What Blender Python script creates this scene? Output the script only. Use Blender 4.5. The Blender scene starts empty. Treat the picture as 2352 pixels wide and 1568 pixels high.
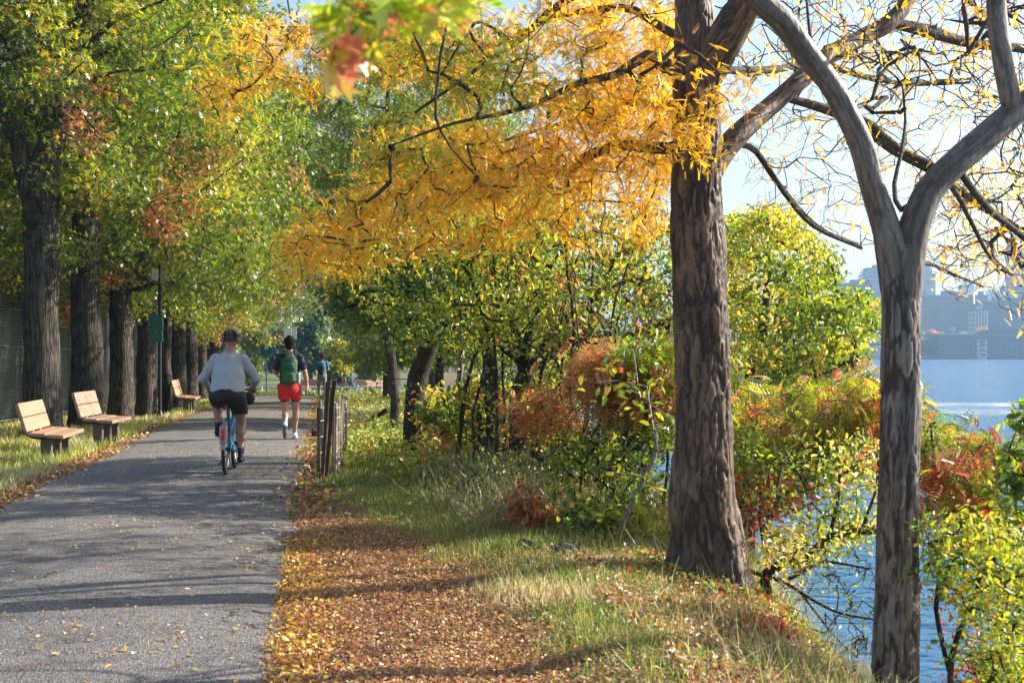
import bpy, math, random
import numpy as np
SC = bpy.context.scene
COL = SC.collection
R = math.radians
# ------------------------------------------------------------------ camera, sky, sun, exposure
FPX = 3267.0                      # focal length in pixels of a 2352 wide picture (50 mm lens)
HOR = 806.0                       # row of the horizon in that picture
CAMZ = 1.6
cam_d = bpy.data.cameras.new('camera')
cam = bpy.data.objects.new('camera', cam_d); COL.objects.link(cam)
cam_d.sensor_width = 36.0; cam_d.lens = 36.0 * FPX / 2352.0
cam_d.clip_start = 0.1; cam_d.clip_end = 12000
cam.location = (0, 0, CAMZ); cam.rotation_euler = (R(90) + math.atan((HOR - 784) / FPX), 0, 0)
cam_d.dof.use_dof = True; cam_d.dof.focus_distance = 17.0; cam_d.dof.aperture_fstop = 5.6
SC.camera = cam
SUN_EL, SUN_AZ = R(29), R(70)      # azimuth from +Y (straight ahead) towards +X (right)
world = bpy.data.worlds.new('World'); SC.world = world; world.use_nodes = True
wn = world.node_tree.nodes; wl = world.node_tree.links
bg = wn['Background']; sky = wn.new('ShaderNodeTexSky'); sky.sky_type = 'NISHITA'
sky.sun_disc = False; sky.sun_elevation = SUN_EL; sky.sun_rotation = SUN_AZ
sky.air_density = 1.0; sky.dust_density = 2.2; sky.ozone_density = 1.6
wl.new(sky.outputs[0], bg.inputs[0]); bg.inputs[1].default_value = 0.105
sun_d = bpy.data.lights.new('sun', 'SUN'); sun_d.energy = 5.0; sun_d.angle = R(0.53); sun_d.color = (1.0, 0.93, 0.82)
sun = bpy.data.objects.new('sun', sun_d); COL.objects.link(sun)
sun.rotation_euler = (R(90) - SUN_EL, 0, R(180) - SUN_AZ)
SC.view_settings.view_transform = 'Standard'; SC.view_settings.look = 'None'
SC.view_settings.exposure = 1.18; SC.view_settings.gamma = 1
SC.cycles.max_bounces = 8; SC.cycles.diffuse_bounces = 3; SC.cycles.glossy_bounces = 2
SC.cycles.transmission_bounces = 4; SC.cycles.transparent_max_bounces = 8; SC.cycles.volume_bounces = 0
SC.cycles.use_denoising = True
SC.cycles.sample_clamp_indirect = 4

# ------------------------------------------------------------------ helpers
def P(px, py, D):                  # a place given by where it is seen and how far off it stands
    return np.array([(px - 1176.0) / FPX * D, D, CAMZ - (py - HOR) / FPX * D])

def _h(ix, iy, iz, seed):
    n = (ix.astype(np.int64) * 374761393 + iy.astype(np.int64) * 668265263 + iz.astype(np.int64) * 2147483647 + seed * 974634777) & 0xffffffff
    n = ((n ^ (n >> 13)) * 1274126177) & 0xffffffff
    n = ((n ^ (n >> 16)) * 2246822519) & 0xffffffff
    return ((n ^ (n >> 15)) & 0xffffff) / float(0xffffff)

def vnoise(p, seed=0):             # value noise, p (N,3) -> (N,) in 0..1
    p = np.asarray(p, float); i = np.floor(p).astype(np.int64); f = p - i; f = f * f * (3 - 2 * f)
    r = 0
    for dx in (0, 1):
        for dy in (0, 1):
            for dz in (0, 1):
                w = (f[..., 0] if dx else 1 - f[..., 0]) * (f[..., 1] if dy else 1 - f[..., 1]) * (f[..., 2] if dz else 1 - f[..., 2])
                r = r + w * _h(i[..., 0] + dx, i[..., 1] + dy, i[..., 2] + dz, seed)
    return r

def fbm(p, seed=0, o=3):
    p = np.asarray(p, float); r = 0; a = 0.5; t = 0
    for k in range(o):
        r = r + a * vnoise(p * 2 ** k, seed + k); t += a; a *= 0.5
    return r / t

def n2(x, y, s=1.0, seed=0, o=3):
    x, y = np.broadcast_arrays(np.asarray(x, float), np.asarray(y, float))
    return fbm(np.stack([x * s, y * s, x * 0 + 0.5], -1), seed, o)

def sst(x, a, b):
    t = np.clip((x - a) / (b - a), 0, 1); return t * t * (3 - 2 * t)

def norm(v):
    return v / np.maximum(np.linalg.norm(v, axis=-1, keepdims=True), 1e-9)

def link(o, parent=None):
    COL.objects.link(o)
    if parent is not None: o.parent = parent
    return o

def mesh_obj(name, V, F, mat=None, parent=None, smooth=False, tri=False, fcol=None, pattr=None):
    """V (n,3), F (m,4) quads (or (m,3)) as arrays -> one mesh object"""
    V = np.asarray(V, np.float32).reshape(-1, 3); F = np.asarray(F, np.int32)
    me = bpy.data.meshes.new(name); k = F.shape[1]
    me.vertices.add(len(V)); me.vertices.foreach_set('co', V.ravel())
    me.loops.add(F.size); me.loops.foreach_set('vertex_index', F.ravel())
    me.polygons.add(len(F)); me.polygons.foreach_set('loop_start', np.arange(0, F.size, k, dtype=np.int32))
    me.polygons.foreach_set('loop_total', np.full(len(F), k, np.int32))
    if smooth: me.polygons.foreach_set('use_smooth', np.ones(len(F), bool))
    if fcol is not None:
        a = me.attributes.new('tint', 'FLOAT_COLOR', 'FACE')
        c = np.ones((len(F), 4), np.float32); c[:, :3] = fcol; a.data.foreach_set('color', c.ravel())
    if pattr is not None:
        a = me.attributes.new('crack', 'FLOAT', 'POINT'); a.data.foreach_set('value', np.asarray(pattr, np.float32))
    me.update(calc_edges=True)
    if mat: me.materials.append(mat)
    return link(bpy.data.objects.new(name, me), parent)

class MB:                          # gathers quads and triangles into one mesh
    def __init__(s): s.v = []; s.f = []; s.n = 0
    def add(s, V, F):
        s.v.append(np.asarray(V, float).reshape(-1, 3)); s.f += [[int(i) + s.n for i in f] for f in F]; s.n += len(s.v[-1]); return s
    def box(s, c, d, rot=None, bev=0.0):      # centre, full size, 3x3 rotation
        h = np.array(d, float) / 2; b = min(bev, h.min() * 0.9)
        if b <= 0:
            V = np.array([[x, y, z] for x in (-1, 1) for y in (-1, 1) for z in (-1, 1)]) * h
            F = [[0, 1, 3, 2], [4, 6, 7, 5], [0, 4, 5, 1], [2, 3, 7, 6], [0, 2, 6, 4], [1, 5, 7, 3]]
        else:
            V = []; F = []
            for sx in (-1, 1):
                for sy in (-1, 1):
                    for sz in (-1, 1):
                        V += [[sx * h[0], sy * (h[1] - b), sz * (h[2] - b)], [sx * (h[0] - b), sy * h[1], sz * (h[2] - b)], [sx * (h[0] - b), sy * (h[1] - b), sz * h[2]]]
            def I(sx, sy, sz, a): return ((sx * 2 + sy) * 2 + sz) * 3 + a
            for a in range(3):
                for sg in (0, 1):
                    q = []
                    for (u, w) in ((0, 0), (1, 0), (1, 1), (0, 1)):
                        s3 = [0, 0, 0]; s3[a] = sg; s3[(a + 1) % 3] = u; s3[(a + 2) % 3] = w; q.append(I(*s3, a))
                    F.append(q if sg else q[::-1])
            for a in range(3):
                b1, b2 = (a + 1) % 3, (a + 2) % 3
                for u in (0, 1):
                    for w in (0, 1):
                        s0 = [0] * 3; s1 = [0] * 3; s0[b1] = s1[b1] = u; s0[b2] = s1[b2] = w; s1[a] = 1
                        q = [I(*s0, b1), I(*s1, b1), I(*s1, b2), I(*s0, b2)]
                        F.append(q if (u ^ w) else q[::-1])
            for sx in (0, 1):
                for sy in (0, 1):
                    for sz in (0, 1):
                        q = [I(sx, sy, sz, 0), I(sx, sy, sz, 1), I(sx, sy, sz, 2)]
                        F.append(q if (sx + sy + sz) % 2 else q[::-1])
            V = np.array(V)
        if rot is not None: V = V @ np.asarray(rot).T
        return s.add(V + np.array(c), F)
    def tube(s, pts, rad, n=8, cap=True, flat=None):
        pts = np.asarray(pts, float); m = len(pts); rad = np.broadcast_to(np.asarray(rad, float), (m,))
        t = norm(np.gradient(pts, axis=0)); ref = np.array([0.31, 0.17, 0.93]) if abs(t[:, 2]).mean() < 0.7 else np.array([0.93, 0.31, 0.17])
        a = norm(np.cross(t, ref)); b = np.cross(t, a); th = np.arange(n) * 2 * math.pi / n
        V = pts[:, None] + rad[:, None, None] * (np.cos(th)[None, :, None] * a[:, None] + np.sin(th)[None, :, None] * b[:, None] * (flat or 1))
        F = [[i * n + j, i * n + (j + 1) % n, (i + 1) * n + (j + 1) % n, (i + 1) * n + j] for i in range(m - 1) for j in range(n)]
        V = V.reshape(-1, 3)
        if cap: F += [list(range(n))[::-1], [(m - 1) * n + j for j in range(n)]]
        return s.add(V, F)
    def lathe(s, prof, c=(0, 0, 0), n=16, rot=None):   # prof: (r, z)
        th = np.arange(n) * 2 * math.pi / n; V = np.array([[r * math.cos(a), r * math.sin(a), z] for r, z in prof for a in th])
        if rot is not None: V = V @ np.asarray(rot).T
        m = len(prof); F = [[i * n + j, i * n + (j + 1) % n, (i + 1) * n + (j + 1) % n, (i + 1) * n + j] for i in range(m - 1) for j in range(n)]
        F += [list(range(n))[::-1], [(m - 1) * n + j for j in range(n)]]
        return s.add(V + np.array(c), F)
    def build(s, name, mat, parent=None, smooth=False):
        me = bpy.data.meshes.new(name); me.from_pydata(np.concatenate(s.v).tolist(), [], s.f); me.update()
        if smooth:
            me.polygons.foreach_set('use_smooth', np.ones(len(me.polygons), bool))
            try: me.set_sharp_from_angle(angle=R(40))
            except Exception: pass
        if mat: me.materials.append(mat)
        return link(bpy.data.objects.new(name, me), parent)

def tag(o, label=None, cat=None, group=None, kind=None):
    if label: o['label'] = label
    if cat: o['category'] = cat
    if group: o['group'] = group
    if kind: o['kind'] = kind
    return o

def thing(name, label, cat, loc=(0, 0, 0), rz=0.0, group=None):
    o = link(bpy.data.objects.new(name, None)); o.location = loc; o.rotation_euler = (0, 0, rz); o.empty_display_size = 0.2
    return tag(o, label, cat, group)

def copy_tree(o, parent=None):
    c = o.copy(); COL.objects.link(c)
    if parent is not None: c.parent = parent
    for ch in list(o.children): copy_tree(ch, c)
    return c

# ------------------------------------------------------------------ materials
def new_mat(name):
    m = bpy.data.materials.new(name); m.use_nodes = True; nt = m.node_tree
    return m, nt.nodes, nt.links, nt.nodes['Principled BSDF']

def mat_flat(name, col, rough=0.6, metal=0.0, var=0.12, scale=12.0, bump=0.0, spec=0.5, emis=0):
    m, n, l, b = new_mat(name)
    tc = n.new('ShaderNodeTexCoord'); no = n.new('ShaderNodeTexNoise'); no.inputs['Scale'].default_value = scale; no.inputs['Detail'].default_value = 4
    l.new(tc.outputs['Object'], no.inputs['Vector'])
    mx = n.new('ShaderNodeMix'); mx.data_type = 'RGBA'; c = np.array(col)
    mx.inputs[6].default_value = (*np.clip(c * (1 - var), 0, 1), 1); mx.inputs[7].default_value = (*np.clip(c * (1 + var), 0, 1), 1)
    l.new(no.outputs[0], mx.inputs[0]); l.new(mx.outputs[2], b.inputs['Base Color'])
    b.inputs['Roughness'].default_value = rough; b.inputs['Metallic'].default_value = metal; b.inputs['Specular IOR Level'].default_value = spec
    if bump:
        bu = n.new('ShaderNodeBump'); bu.inputs['Strength'].default_value = 1; bu.inputs['Distance'].default_value = bump
        l.new(no.outputs[0], bu.inputs['Height']); l.new(bu.outputs[0], b.inputs['Normal'])
    return m

def mat_leaf(name, trans=0.46, gloss=0.07):
    m, n, l, b = new_mat(name); n.remove(b); out = n['Material Output']
    at = n.new('ShaderNodeAttribute'); at.attribute_name = 'tint'
    d = n.new('ShaderNodeBsdfDiffuse'); t = n.new('ShaderNodeBsdfTranslucent'); g = n.new('ShaderNodeBsdfGlossy'); g.inputs['Roughness'].default_value = 0.42
    g.inputs['Color'].default_value = (0.9, 0.9, 0.9, 1)
    m1 = n.new('ShaderNodeMixShader'); m1.inputs[0].default_value = trans; m2 = n.new('ShaderNodeMixShader'); m2.inputs[0].default_value = gloss
    hs = n.new('ShaderNodeHueSaturation'); hs.inputs['Saturation'].default_value = 1.04; hs.inputs['Value'].default_value = 1.7
    l.new(at.outputs['Color'], d.inputs[0]); l.new(at.outputs['Color'], hs.inputs['Color']); l.new(hs.outputs[0], t.inputs[0])
    l.new(d.outputs[0], m1.inputs[1]); l.new(t.outputs[0], m1.inputs[2]); l.new(m1.outputs[0], m2.inputs[1]); l.new(g.outputs[0], m2.inputs[2])
    l.new(m2.outputs[0], out.inputs[0]); return m

def mat_bark(name, c1, c2, c3, zs=0.18, scale=9.0, dist=0.02, crack_attr=False, lichen=None):
    m, n, l, b = new_mat(name); b.inputs['Roughness'].default_value = 0.9; b.inputs['Specular IOR Level'].default_value = 0.25
    tc = n.new('ShaderNodeTexCoord'); mp = n.new('ShaderNodeMapping'); mp.inputs['Scale'].default_value = (1, 1, zs)
    l.new(tc.outputs['Object'], mp.inputs[0])
    nz = n.new('ShaderNodeTexNoise'); nz.inputs['Scale'].default_value = scale * 0.6; nz.inputs['Detail'].default_value = 5; l.new(mp.outputs[0], nz.inputs['Vector'])
    add = n.new('ShaderNodeMixRGB'); add.blend_type = 'LINEAR_LIGHT'; add.inputs[0].default_value = 0.12; l.new(mp.outputs[0], add.inputs[1]); l.new(nz.outputs['Color'], add.inputs[2])
    vo = n.new('ShaderNodeTexVoronoi'); vo.feature = 'DISTANCE_TO_EDGE'; vo.inputs['Scale'].default_value = scale * 1.6; l.new(add.outputs[0], vo.inputs['Vector'])
    r1 = n.new('ShaderNodeValToRGB'); r1.color_ramp.elements[0].position = 0.02; r1.color_ramp.elements[1].position = 0.22; l.new(vo.outputs[0], r1.inputs[0])
    r1.color_ramp.elements[0].color = (*c1, 1); r1.color_ramp.elements[1].color = (*c2, 1)
    n3 = n.new('ShaderNodeTexNoise'); n3.inputs['Scale'].default_value = scale * 0.35; n3.inputs['Detail'].default_value = 6; l.new(tc.outputs['Object'], n3.inputs['Vector'])
    r2 = n.new('ShaderNodeValToRGB'); r2.color_ramp.elements[0].position = 0.42; r2.color_ramp.elements[1].position = 0.68; l.new(n3.outputs[0], r2.inputs[0])
    mx = n.new('ShaderNodeMixRGB'); l.new(r2.outputs[0], mx.inputs[0]); l.new(r1.outputs[0], mx.inputs[1]); mx.inputs[2].default_value = (*c3, 1)
    mr = n.new('ShaderNodeMath'); mr.operation = 'MULTIPLY'; mr.inputs[1].default_value = 0.55; l.new(r2.outputs[0], mr.inputs[0]); l.new(mr.outputs[0], mx.inputs[0])
    last = mx.outputs[0]
    if crack_attr:
        st = n.new('ShaderNodeMapping'); st.inputs['Scale'].default_value = (1, 1, 0.3); l.new(tc.outputs['Object'], st.inputs[0])
        sn = n.new('ShaderNodeTexNoise'); sn.inputs['Scale'].default_value = 34; sn.inputs['Detail'].default_value = 9; sn.inputs['Roughness'].default_value = 0.62; b.inputs['Roughness'].default_value = 0.6; b.inputs['Specular IOR Level'].default_value = 0.5; l.new(st.outputs[0], sn.inputs['Vector'])
        sr = n.new('ShaderNodeValToRGB'); sr.color_ramp.elements[0].position = 0.25; sr.color_ramp.elements[1].position = 0.78; sr.color_ramp.elements[0].color = (*c1, 1); sr.color_ramp.elements[1].color = (*c3, 1); k2 = sr.color_ramp.elements.new(0.5); k2.color = (*c2, 1); l.new(sn.outputs[0], sr.inputs[0]); last = sr.outputs[0]
        at = n.new('ShaderNodeAttribute'); at.attribute_name = 'crack'
        m3 = n.new('ShaderNodeMixRGB'); l.new(at.outputs['Fac'], m3.inputs[0]); l.new(last, m3.inputs[1]); m3.inputs[2].default_value = (0.026, 0.012, 0.007, 1); last = m3.outputs[0]
    l.new(last, b.inputs['Base Color'])
    f = n.new('ShaderNodeTexNoise'); f.inputs['Scale'].default_value = scale * 5; f.inputs['Detail'].default_value = 4; l.new(mp.outputs[0], f.inputs['Vector'])
    ma = n.new('ShaderNodeMath'); ma.operation = 'MULTIPLY_ADD'; ma.inputs[1].default_value = 0.35; l.new(f.outputs[0], ma.inputs[0])
    mc = n.new('ShaderNodeMath'); mc.operation = 'MINIMUM'; mc.inputs[1].default_value = 0.25; l.new(vo.outputs[0], mc.inputs[0])
    md = n.new('ShaderNodeMath'); md.operation = 'MULTIPLY'; md.inputs[1].default_value = 4; l.new(mc.outputs[0], md.inputs[0]); 
    if crack_attr: ma.inputs[2].default_value = 0; ma.inputs[1].default_value = 1.0
    else: l.new(md.outputs[0], ma.inputs[2])
    bu = n.new('ShaderNodeBump'); bu.inputs['Distance'].default_value = dist; bu.inputs['Strength'].default_value = 1; l.new(ma.outputs[0], bu.inputs['Height']); l.new(bu.outputs[0], b.inputs['Normal'])
    return m

M_LEAF = mat_leaf('leaf_tissue'); M_BLADE = mat_leaf('grass_tissue', 0.4, 0.06); M_DRY = mat_leaf('dry_leaf_tissue', 0.18, 0.05)
M_LOCUST = mat_bark('locust_bark', (0.095, 0.050, 0.026), (0.165, 0.10, 0.058), (0.245, 0.175, 0.115), 0.14, 8, 0.006, True)
M_SLIM = mat_bark('pale_locust_bark', (0.11, 0.083, 0.065), (0.19, 0.16, 0.135), (0.29, 0.26, 0.235), 0.14, 8, 0.006, True)
M_LIMB = mat_bark('limb_bark', (0.05, 0.038, 0.032), (0.09, 0.072, 0.06), (0.14, 0.12, 0.105), 0.5, 14, 0.006)
M_OAK = mat_bark('oak_bark', (0.018, 0.015, 0.012), (0.095, 0.08, 0.066), (0.135, 0.12, 0.10), 0.10, 10, 0.03)
M_DARKB = mat_bark('dark_bark', (0.025, 0.019, 0.014), (0.065, 0.048, 0.036), (0.10, 0.078, 0.06), 0.3, 14, 0.01)
M_GREYB = mat_bark('grey_bark', (0.16, 0.14, 0.12), (0.26, 0.23, 0.20), (0.34, 0.31, 0.28), 0.4, 16, 0.006)

# ------------------------------------------------------------------ leaf templates: quads in (along, across, normal)
def _t(quads): V = np.array([v for q in quads for v in q], float); return V, np.arange(len(V)).reshape(-1, 4)
T_KITE = _t([[(0, 0, 0), (0.45, 0.30, 0.03), (1, 0, -0.05), (0.45, -0.30, 0.03)]])
T_FOLD = _t([[(0, 0, 0), (0.3, 0.26, 0.10), (0.75, 0.19, 0.05), (1, 0, -0.06)], [(1, 0, -0.06), (0.75, -0.19, 0.05), (0.3, -0.26, 0.10), (0, 0, 0)]])
T_OAK = _t([[(0, 0, 0), (0.5, 0.12, 0.03), (1, 0, -0.08), (0.5, -0.12, 0.03)],
            [(0.20, 0, 0.01), (0.40, 0.42, 0.06), (0.40, 0, 0.02), (0.40, -0.42, 0.06)],
            [(0.50, 0, 0), (0.78, 0.34, -0.02), (0.68, 0, 0), (0.78, -0.34, -0.02)]])
def _pinn(npair, ll, lw, droop, start=0.12):
    q = [[(0, 0.006, 0), (0.55, 0.005, -droop * 0.3), (1, 0, -droop), (0.55, -0.005, -droop * 0.3)]]
    for k in range(npair):
        u = start + (0.95 - start) * k / (npair - 1); z = -droop * u * u; L = ll * (1 - 0.35 * abs(u - 0.5) * 2)
        for s in (1, -1):
            q.append([(u, 0, z), (u + lw * 0.9, s * L * 0.5, z + 0.02), (u + L * 0.35, s * L, z - 0.05), (u - lw * 0.3, s * L * 0.5, z - 0.01)])
    return _t(q)
T_PINN = _pinn(9, 0.18, 0.08, 0.15)
T_SUMAC = _pinn(7, 0.30, 0.085, 0.55, 0.15)
T_BLADE = _t([[(0, 0.5, 0), (0.5, 0.38, 0.10), (0.5, -0.38, 0.10), (0, -0.5, 0)], [(0.5, 0.38, 0.10), (1, 0.06, 0.42), (1, -0.06, 0.42), (0.5, -0.38, 0.10)]])

def scatter(name, tmpl, Pp, A, N, S, C, mat, parent=None, W=None, flip=False):
    """leaf meshes: P pos, A direction, N normal hint, S length, C colour; W width factor"""
    TV, TF = tmpl; n = len(Pp)
    S = np.broadcast_to(np.asarray(S, float), (n,))
    W = S if W is None else np.broadcast_to(np.asarray(W, float), (n,))
    x = norm(A); y = norm(np.cross(N, x)); z = np.cross(x, y)
    V = (Pp[:, None] + TV[None, :, 0:1] * x[:, None] * S[:, None, None] + TV[None, :, 1:2] * y[:, None] * W[:, None, None] + TV[None, :, 2:3] * z[:, None] * S[:, None, None])
    F = (TF[None] + (np.arange(n) * len(TV))[:, None, None]).reshape(-1, 4)
    fc = np.repeat(C, len(TF), axis=0)
    return mesh_obj(name, V.reshape(-1, 3), F, mat, parent, fcol=fc)

def pick(rng, pal, n, jit=0.18):      # palette: list of (weight, (r,g,b))
    w = np.array([p[0] for p in pal], float); w /= w.sum(); c = np.array([p[1] for p in pal])
    i = rng.choice(len(pal), n, p=w); return c[i]

def jitter(rng, c, j=0.22):
    n = len(c); v = np.exp(rng.normal(0, j, (n, 1))); h = 1 + rng.normal(0, j * 0.35, (n, 3)); return np.clip(c * v * h, 0.004, 0.9)

# ------------------------------------------------------------------ growing trees
def resample(pts, step):
    pts = np.asarray(pts, float)           # (n,4) x y z r : Catmull-Rom through the points
    out = []; n = len(pts)
    for i in range(n - 1):
        p0 = pts[max(i - 1, 0)]; p1 = pts[i]; p2 = pts[i + 1]; p3 = pts[min(i + 2, n - 1)]
        m = max(2, int(math.ceil(np.linalg.norm((p2 - p1)[:3]) / step)))
        for k in range(m):
            t = k / m; q = 0.5 * ((2 * p1) + (-p0 + p2) * t + (2 * p0 - 5 * p1 + 4 * p2 - p3) * t * t + (-p0 + 3 * p1 - 3 * p2 + p3) * t ** 3)
            q[3] = p1[3] * (1 - t) + p2[3] * t; out.append(q)
    out.append(pts[-1]); return np.array(out)

class Grow:
    def __init__(s, seed):
        s.rng = np.random.default_rng(seed); s.p = np.zeros((60000, 3)); s.par = np.full(60000, -1); s.r = np.zeros(60000); s.fix = np.zeros(60000, bool); s.n = 0
        s.chains = []; s.skel = []; s.tips = []; s.live = np.zeros(60000, bool)
    def skeleton(s, pts, step=0.2, wig=0.0, live_from=0.0, dense=False):
        q = resample(pts, step); m = len(q)
        if wig:
            ph = s.rng.uniform(0, 50, 3); t = np.arange(m) * step
            o = np.stack([fbm(np.stack([t * 1.4 + ph[k], t * 0, t * 0], -1), k, 2) - 0.5 for k in range(3)], -1) * 2 * wig
            w = np.clip(t / 0.6, 0, 1)[:, None]; q[:, :3] += o * w - o[0] * w
        i0 = s.n; s.p[i0:i0 + m] = q[:, :3]; s.r[i0:i0 + m] = q[:, 3]; s.fix[i0:i0 + m] = True
        s.par[i0] = -1; s.par[i0 + 1:i0 + m] = np.arange(i0, i0 + m - 1); s.n += m
        d = np.arange(m) / max(m - 1, 1); s.live[i0:i0 + m] = d >= live_from
        s.skel.append((i0, m, dense)); return i0
    def grow(s, T, up=0.25, step=0.22, wig=0.05, curve=0.12, tipr=0.004, maxlen=99, order=None):
        T = np.asarray(T, float); rng = s.rng
        L = np.where(s.live[:s.n])[0]; d0 = np.array([np.min(np.sum((s.p[L] - t) ** 2, 1)) for t in T])
        for j in np.argsort(d0):
            t = T[j]; lv = np.where(s.live[:s.n])[0]; v = t - s.p[lv]
            hd = np.hypot(v[:, 0], v[:, 1]); c = v[:, 0] ** 2 + v[:, 1] ** 2 + (v[:, 2] - up * hd) ** 2
            k = lv[np.argmin(c)]; a = s.p[k]; D = np.linalg.norm(t - a)
            if D > maxlen or D < 1e-3: continue
            m = max(2, int(D / step)); u = np.linspace(0, 1, m + 1)[1:, None]
            off = rng.normal(0, 1, 3) * curve * D; off[2] = abs(off[2]) * (0.6 if up >= 0 else -0.6)
            q = a + (t - a) * u + off * (u * (1 - u)) * 1.6
            q[:-1] += rng.normal(0, wig, (m - 1, 3)) if m > 1 else 0
            if s.n + m >= 60000: break
            i0 = s.n; s.p[i0:i0 + m] = q; s.par[i0] = k; s.par[i0 + 1:i0 + m] = np.arange(i0, i0 + m - 1); s.live[i0:i0 + m] = True; s.n += m
            s.chains.append([k] + list(range(i0, i0 + m))); s.tips.append((i0 + m - 1, j))
        cnt = np.zeros(s.n)
        for i, _ in s.tips: cnt[i] += 1
        for i in range(s.n - 1, -1, -1):
            if s.par[i] >= 0: cnt[s.par[i]] += cnt[i]
        f = ~s.fix[:s.n]; s.r[:s.n][f] = tipr * np.maximum(cnt[f], 1) ** 0.42
        return s
    def tubes(s, minr=0.0):
        Vs = []; Fs = []; n0 = 0
        def tube(pts, rad, n):
            nonlocal n0
            m = len(pts); t = norm(np.gradient(pts, axis=0)); vert = abs(t[:, 2]).mean() > 0.75
            ref = np.array([0.93, 0.31, 0.17]) if vert else np.array([0.12, 0.21, 0.97])
            a = norm(np.cross(t, ref)); b = np.cross(t, a); th = np.arange(n) * 2 * math.pi / n
            V = pts[:, None] + rad[:, None, None] * (np.cos(th)[None, :, None] * a[:, None] + np.sin(th)[None, :, None] * b[:, None])
            i = np.arange(m - 1)[:, None]; j = np.arange(n)[None]; jn = (j + 1) % n
            F = np.stack([i * n + j, i * n + jn, (i + 1) * n + jn, (i + 1) * n + j], -1).reshape(-1, 4) + n0
            Vs.append(V.reshape(-1, 3)); Fs.append(F); n0 += m * n
        for i0, m, dense in s.skel:
            if dense: continue
            tube(s.p[i0:i0 + m], s.r[i0:i0 + m], 14 if s.r[i0] > 0.05 else 8)
        for ch in s.chains:
            c = np.array(ch); r = s.r[c].copy(); r[0] = r[1]; rr = max(r.max(), 1e-4); r[-1] *= 0.6
            tube(s.p[c], r, 8 if rr > 0.03 else (5 if rr > 0.012 else 3))
        return np.concatenate(Vs), np.concatenate(Fs)
    def leaf_sites(s, k, spread, back=3, droop=0.3, side=1.0):
        """k leaves for every tip: positions, directions, normals, the target's index"""
        rng = s.rng; tips = np.array([t[0] for t in s.tips]); idx = np.array([t[1] for t in s.tips]); n = len(tips)
        kk = np.broadcast_to(np.asarray(k), (n,)) if np.ndim(k) == 0 else np.asarray(k)[idx]
        ti = np.repeat(tips, kk); ii = np.repeat(idx, kk); N = len(ti)
        node = ti.copy(); b = rng.integers(0, back + 1, N)
        for q in range(back):
            m = (b > q) & (~s.fix[node]) & (s.par[node] >= 0); node[m] = s.par[node[m]]
        par = np.maximum(s.par[node], 0); u = rng.random((N, 1)); pos = s.p[node] * u + s.p[par] * (1 - u)
        ax = norm(s.p[node] - s.p[par] + 1e-6)
        off = rng.normal(0, 1, (N, 3)); off *= (spread * rng.random((N, 1)) ** 0.6) / np.maximum(np.linalg.norm(off, axis=1, keepdims=True), 1e-6)
        pos = pos + off * np.array([1, 1, 0.75])
        A = norm(ax * 0.4 + norm(rng.normal(0, 1, (N, 3))) * side + np.array([0, 0, -droop]))
        Nn = norm(np.array([0, 0, 1.0]) + rng.normal(0, 0.55, (N, 3)))
        return pos, A, Nn, ii

def dense_limb(pts, seed, du=0.02, dv=0.028, amp=0.016, cw=0.085, cl=0.9, flare=None, base_extra=None):
    """bark-plated limb or trunk with cracks modelled into the surface"""
    q = resample(pts, dv); m = len(q); R0 = q[:, 3].max(); n = int(max(24, min(150, 2 * math.pi * R0 / du)))
    c = q[:, :3]; t = norm(np.gradient(c, axis=0)); ref = np.array([0.0, 1.0, 0.12])
    a = norm(np.cross(t, ref)); b = np.cross(t, a)
    L = np.concatenate([[0], np.cumsum(np.linalg.norm(np.diff(c, axis=0), axis=1))])
    th = np.arange(n) * 2 * math.pi / n; TH, LL = np.meshgrid(th, L)
    Rm = np.median(q[:, 3]); K = max(5, int(round(2 * math.pi * Rm / cw)))
    cx, cy = np.cos(TH), np.sin(TH)
    Rc = max(Rm, 0.04); q3 = np.stack([cx * Rc / cw, cy * Rc / cw, LL / cl], -1)
    wq = np.stack([vnoise(q3 * 2.3 + 7, seed + 31), vnoise(q3 * 2.3 + 19, seed + 32), vnoise(q3 * 2.3 + 43, seed + 33)], -1) - 0.5
    q3 = q3 + wq * 0.5
    r1_ = np.abs(fbm(q3, seed, 3) - 0.5); r2_ = np.abs(fbm(q3 * np.array([1.7, 1.7, 1.2]) + 60, seed + 3, 3) - 0.5)
    crack = np.maximum(1 - sst(r1_, 0.018, 0.055), 0.8 * (1 - sst(r2_, 0.010, 0.035)))
    lay = fbm(q3 * np.array([0.75, 0.75, 0.8]) + 90, seed + 8, 3); step1 = sst(lay, 0.47, 0.495); step2 = sst(lay, 0.58, 0.60)
    rough = fbm(np.stack([cx * Rc * 70, cy * Rc * 70, LL * 14], -1), seed + 9, 3) - 0.5
    taper = np.clip(q[:, 3] / R0, 0.3, 1)[:, None]
    D = amp * taper * (-0.9 * crack + 0.75 * step1 + 0.5 * step2 + 0.45 * rough - 0.4)
    crack = np.clip(crack * 0.95 + (1 - step1) * 0.55 + (rough < -0.13) * 0.25, 0, 1)
    lump = (fbm(np.stack([cx * 1.1, cy * 1.1, LL * 1.3], -1), seed + 20, 2) - 0.5) * 0.16
    rad = q[:, 3][:, None] * (1 + lump) + D
    if flare is not None:
        rad = rad * (1 + flare * np.exp(-LL / 0.36) * (0.55 + 0.75 * np.abs(np.sin(TH * 2.5 + 0.7 * seed)) ** 1.5))
    V = c[:, None] + rad[..., None] * (cx[..., None] * a[:, None] + cy[..., None] * b[:, None])
    i = np.arange(m - 1)[:, None]; j = np.arange(n)[None]; jn = (j + 1) % n
    F = np.stack([i * n + j, i * n + jn, (i + 1) * n + jn, (i + 1) * n + j], -1).reshape(-1, 4)
    return V.reshape(-1, 3), F, (crack * np.clip(taper * 1.2, 0.35, 1)).ravel()

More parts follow.
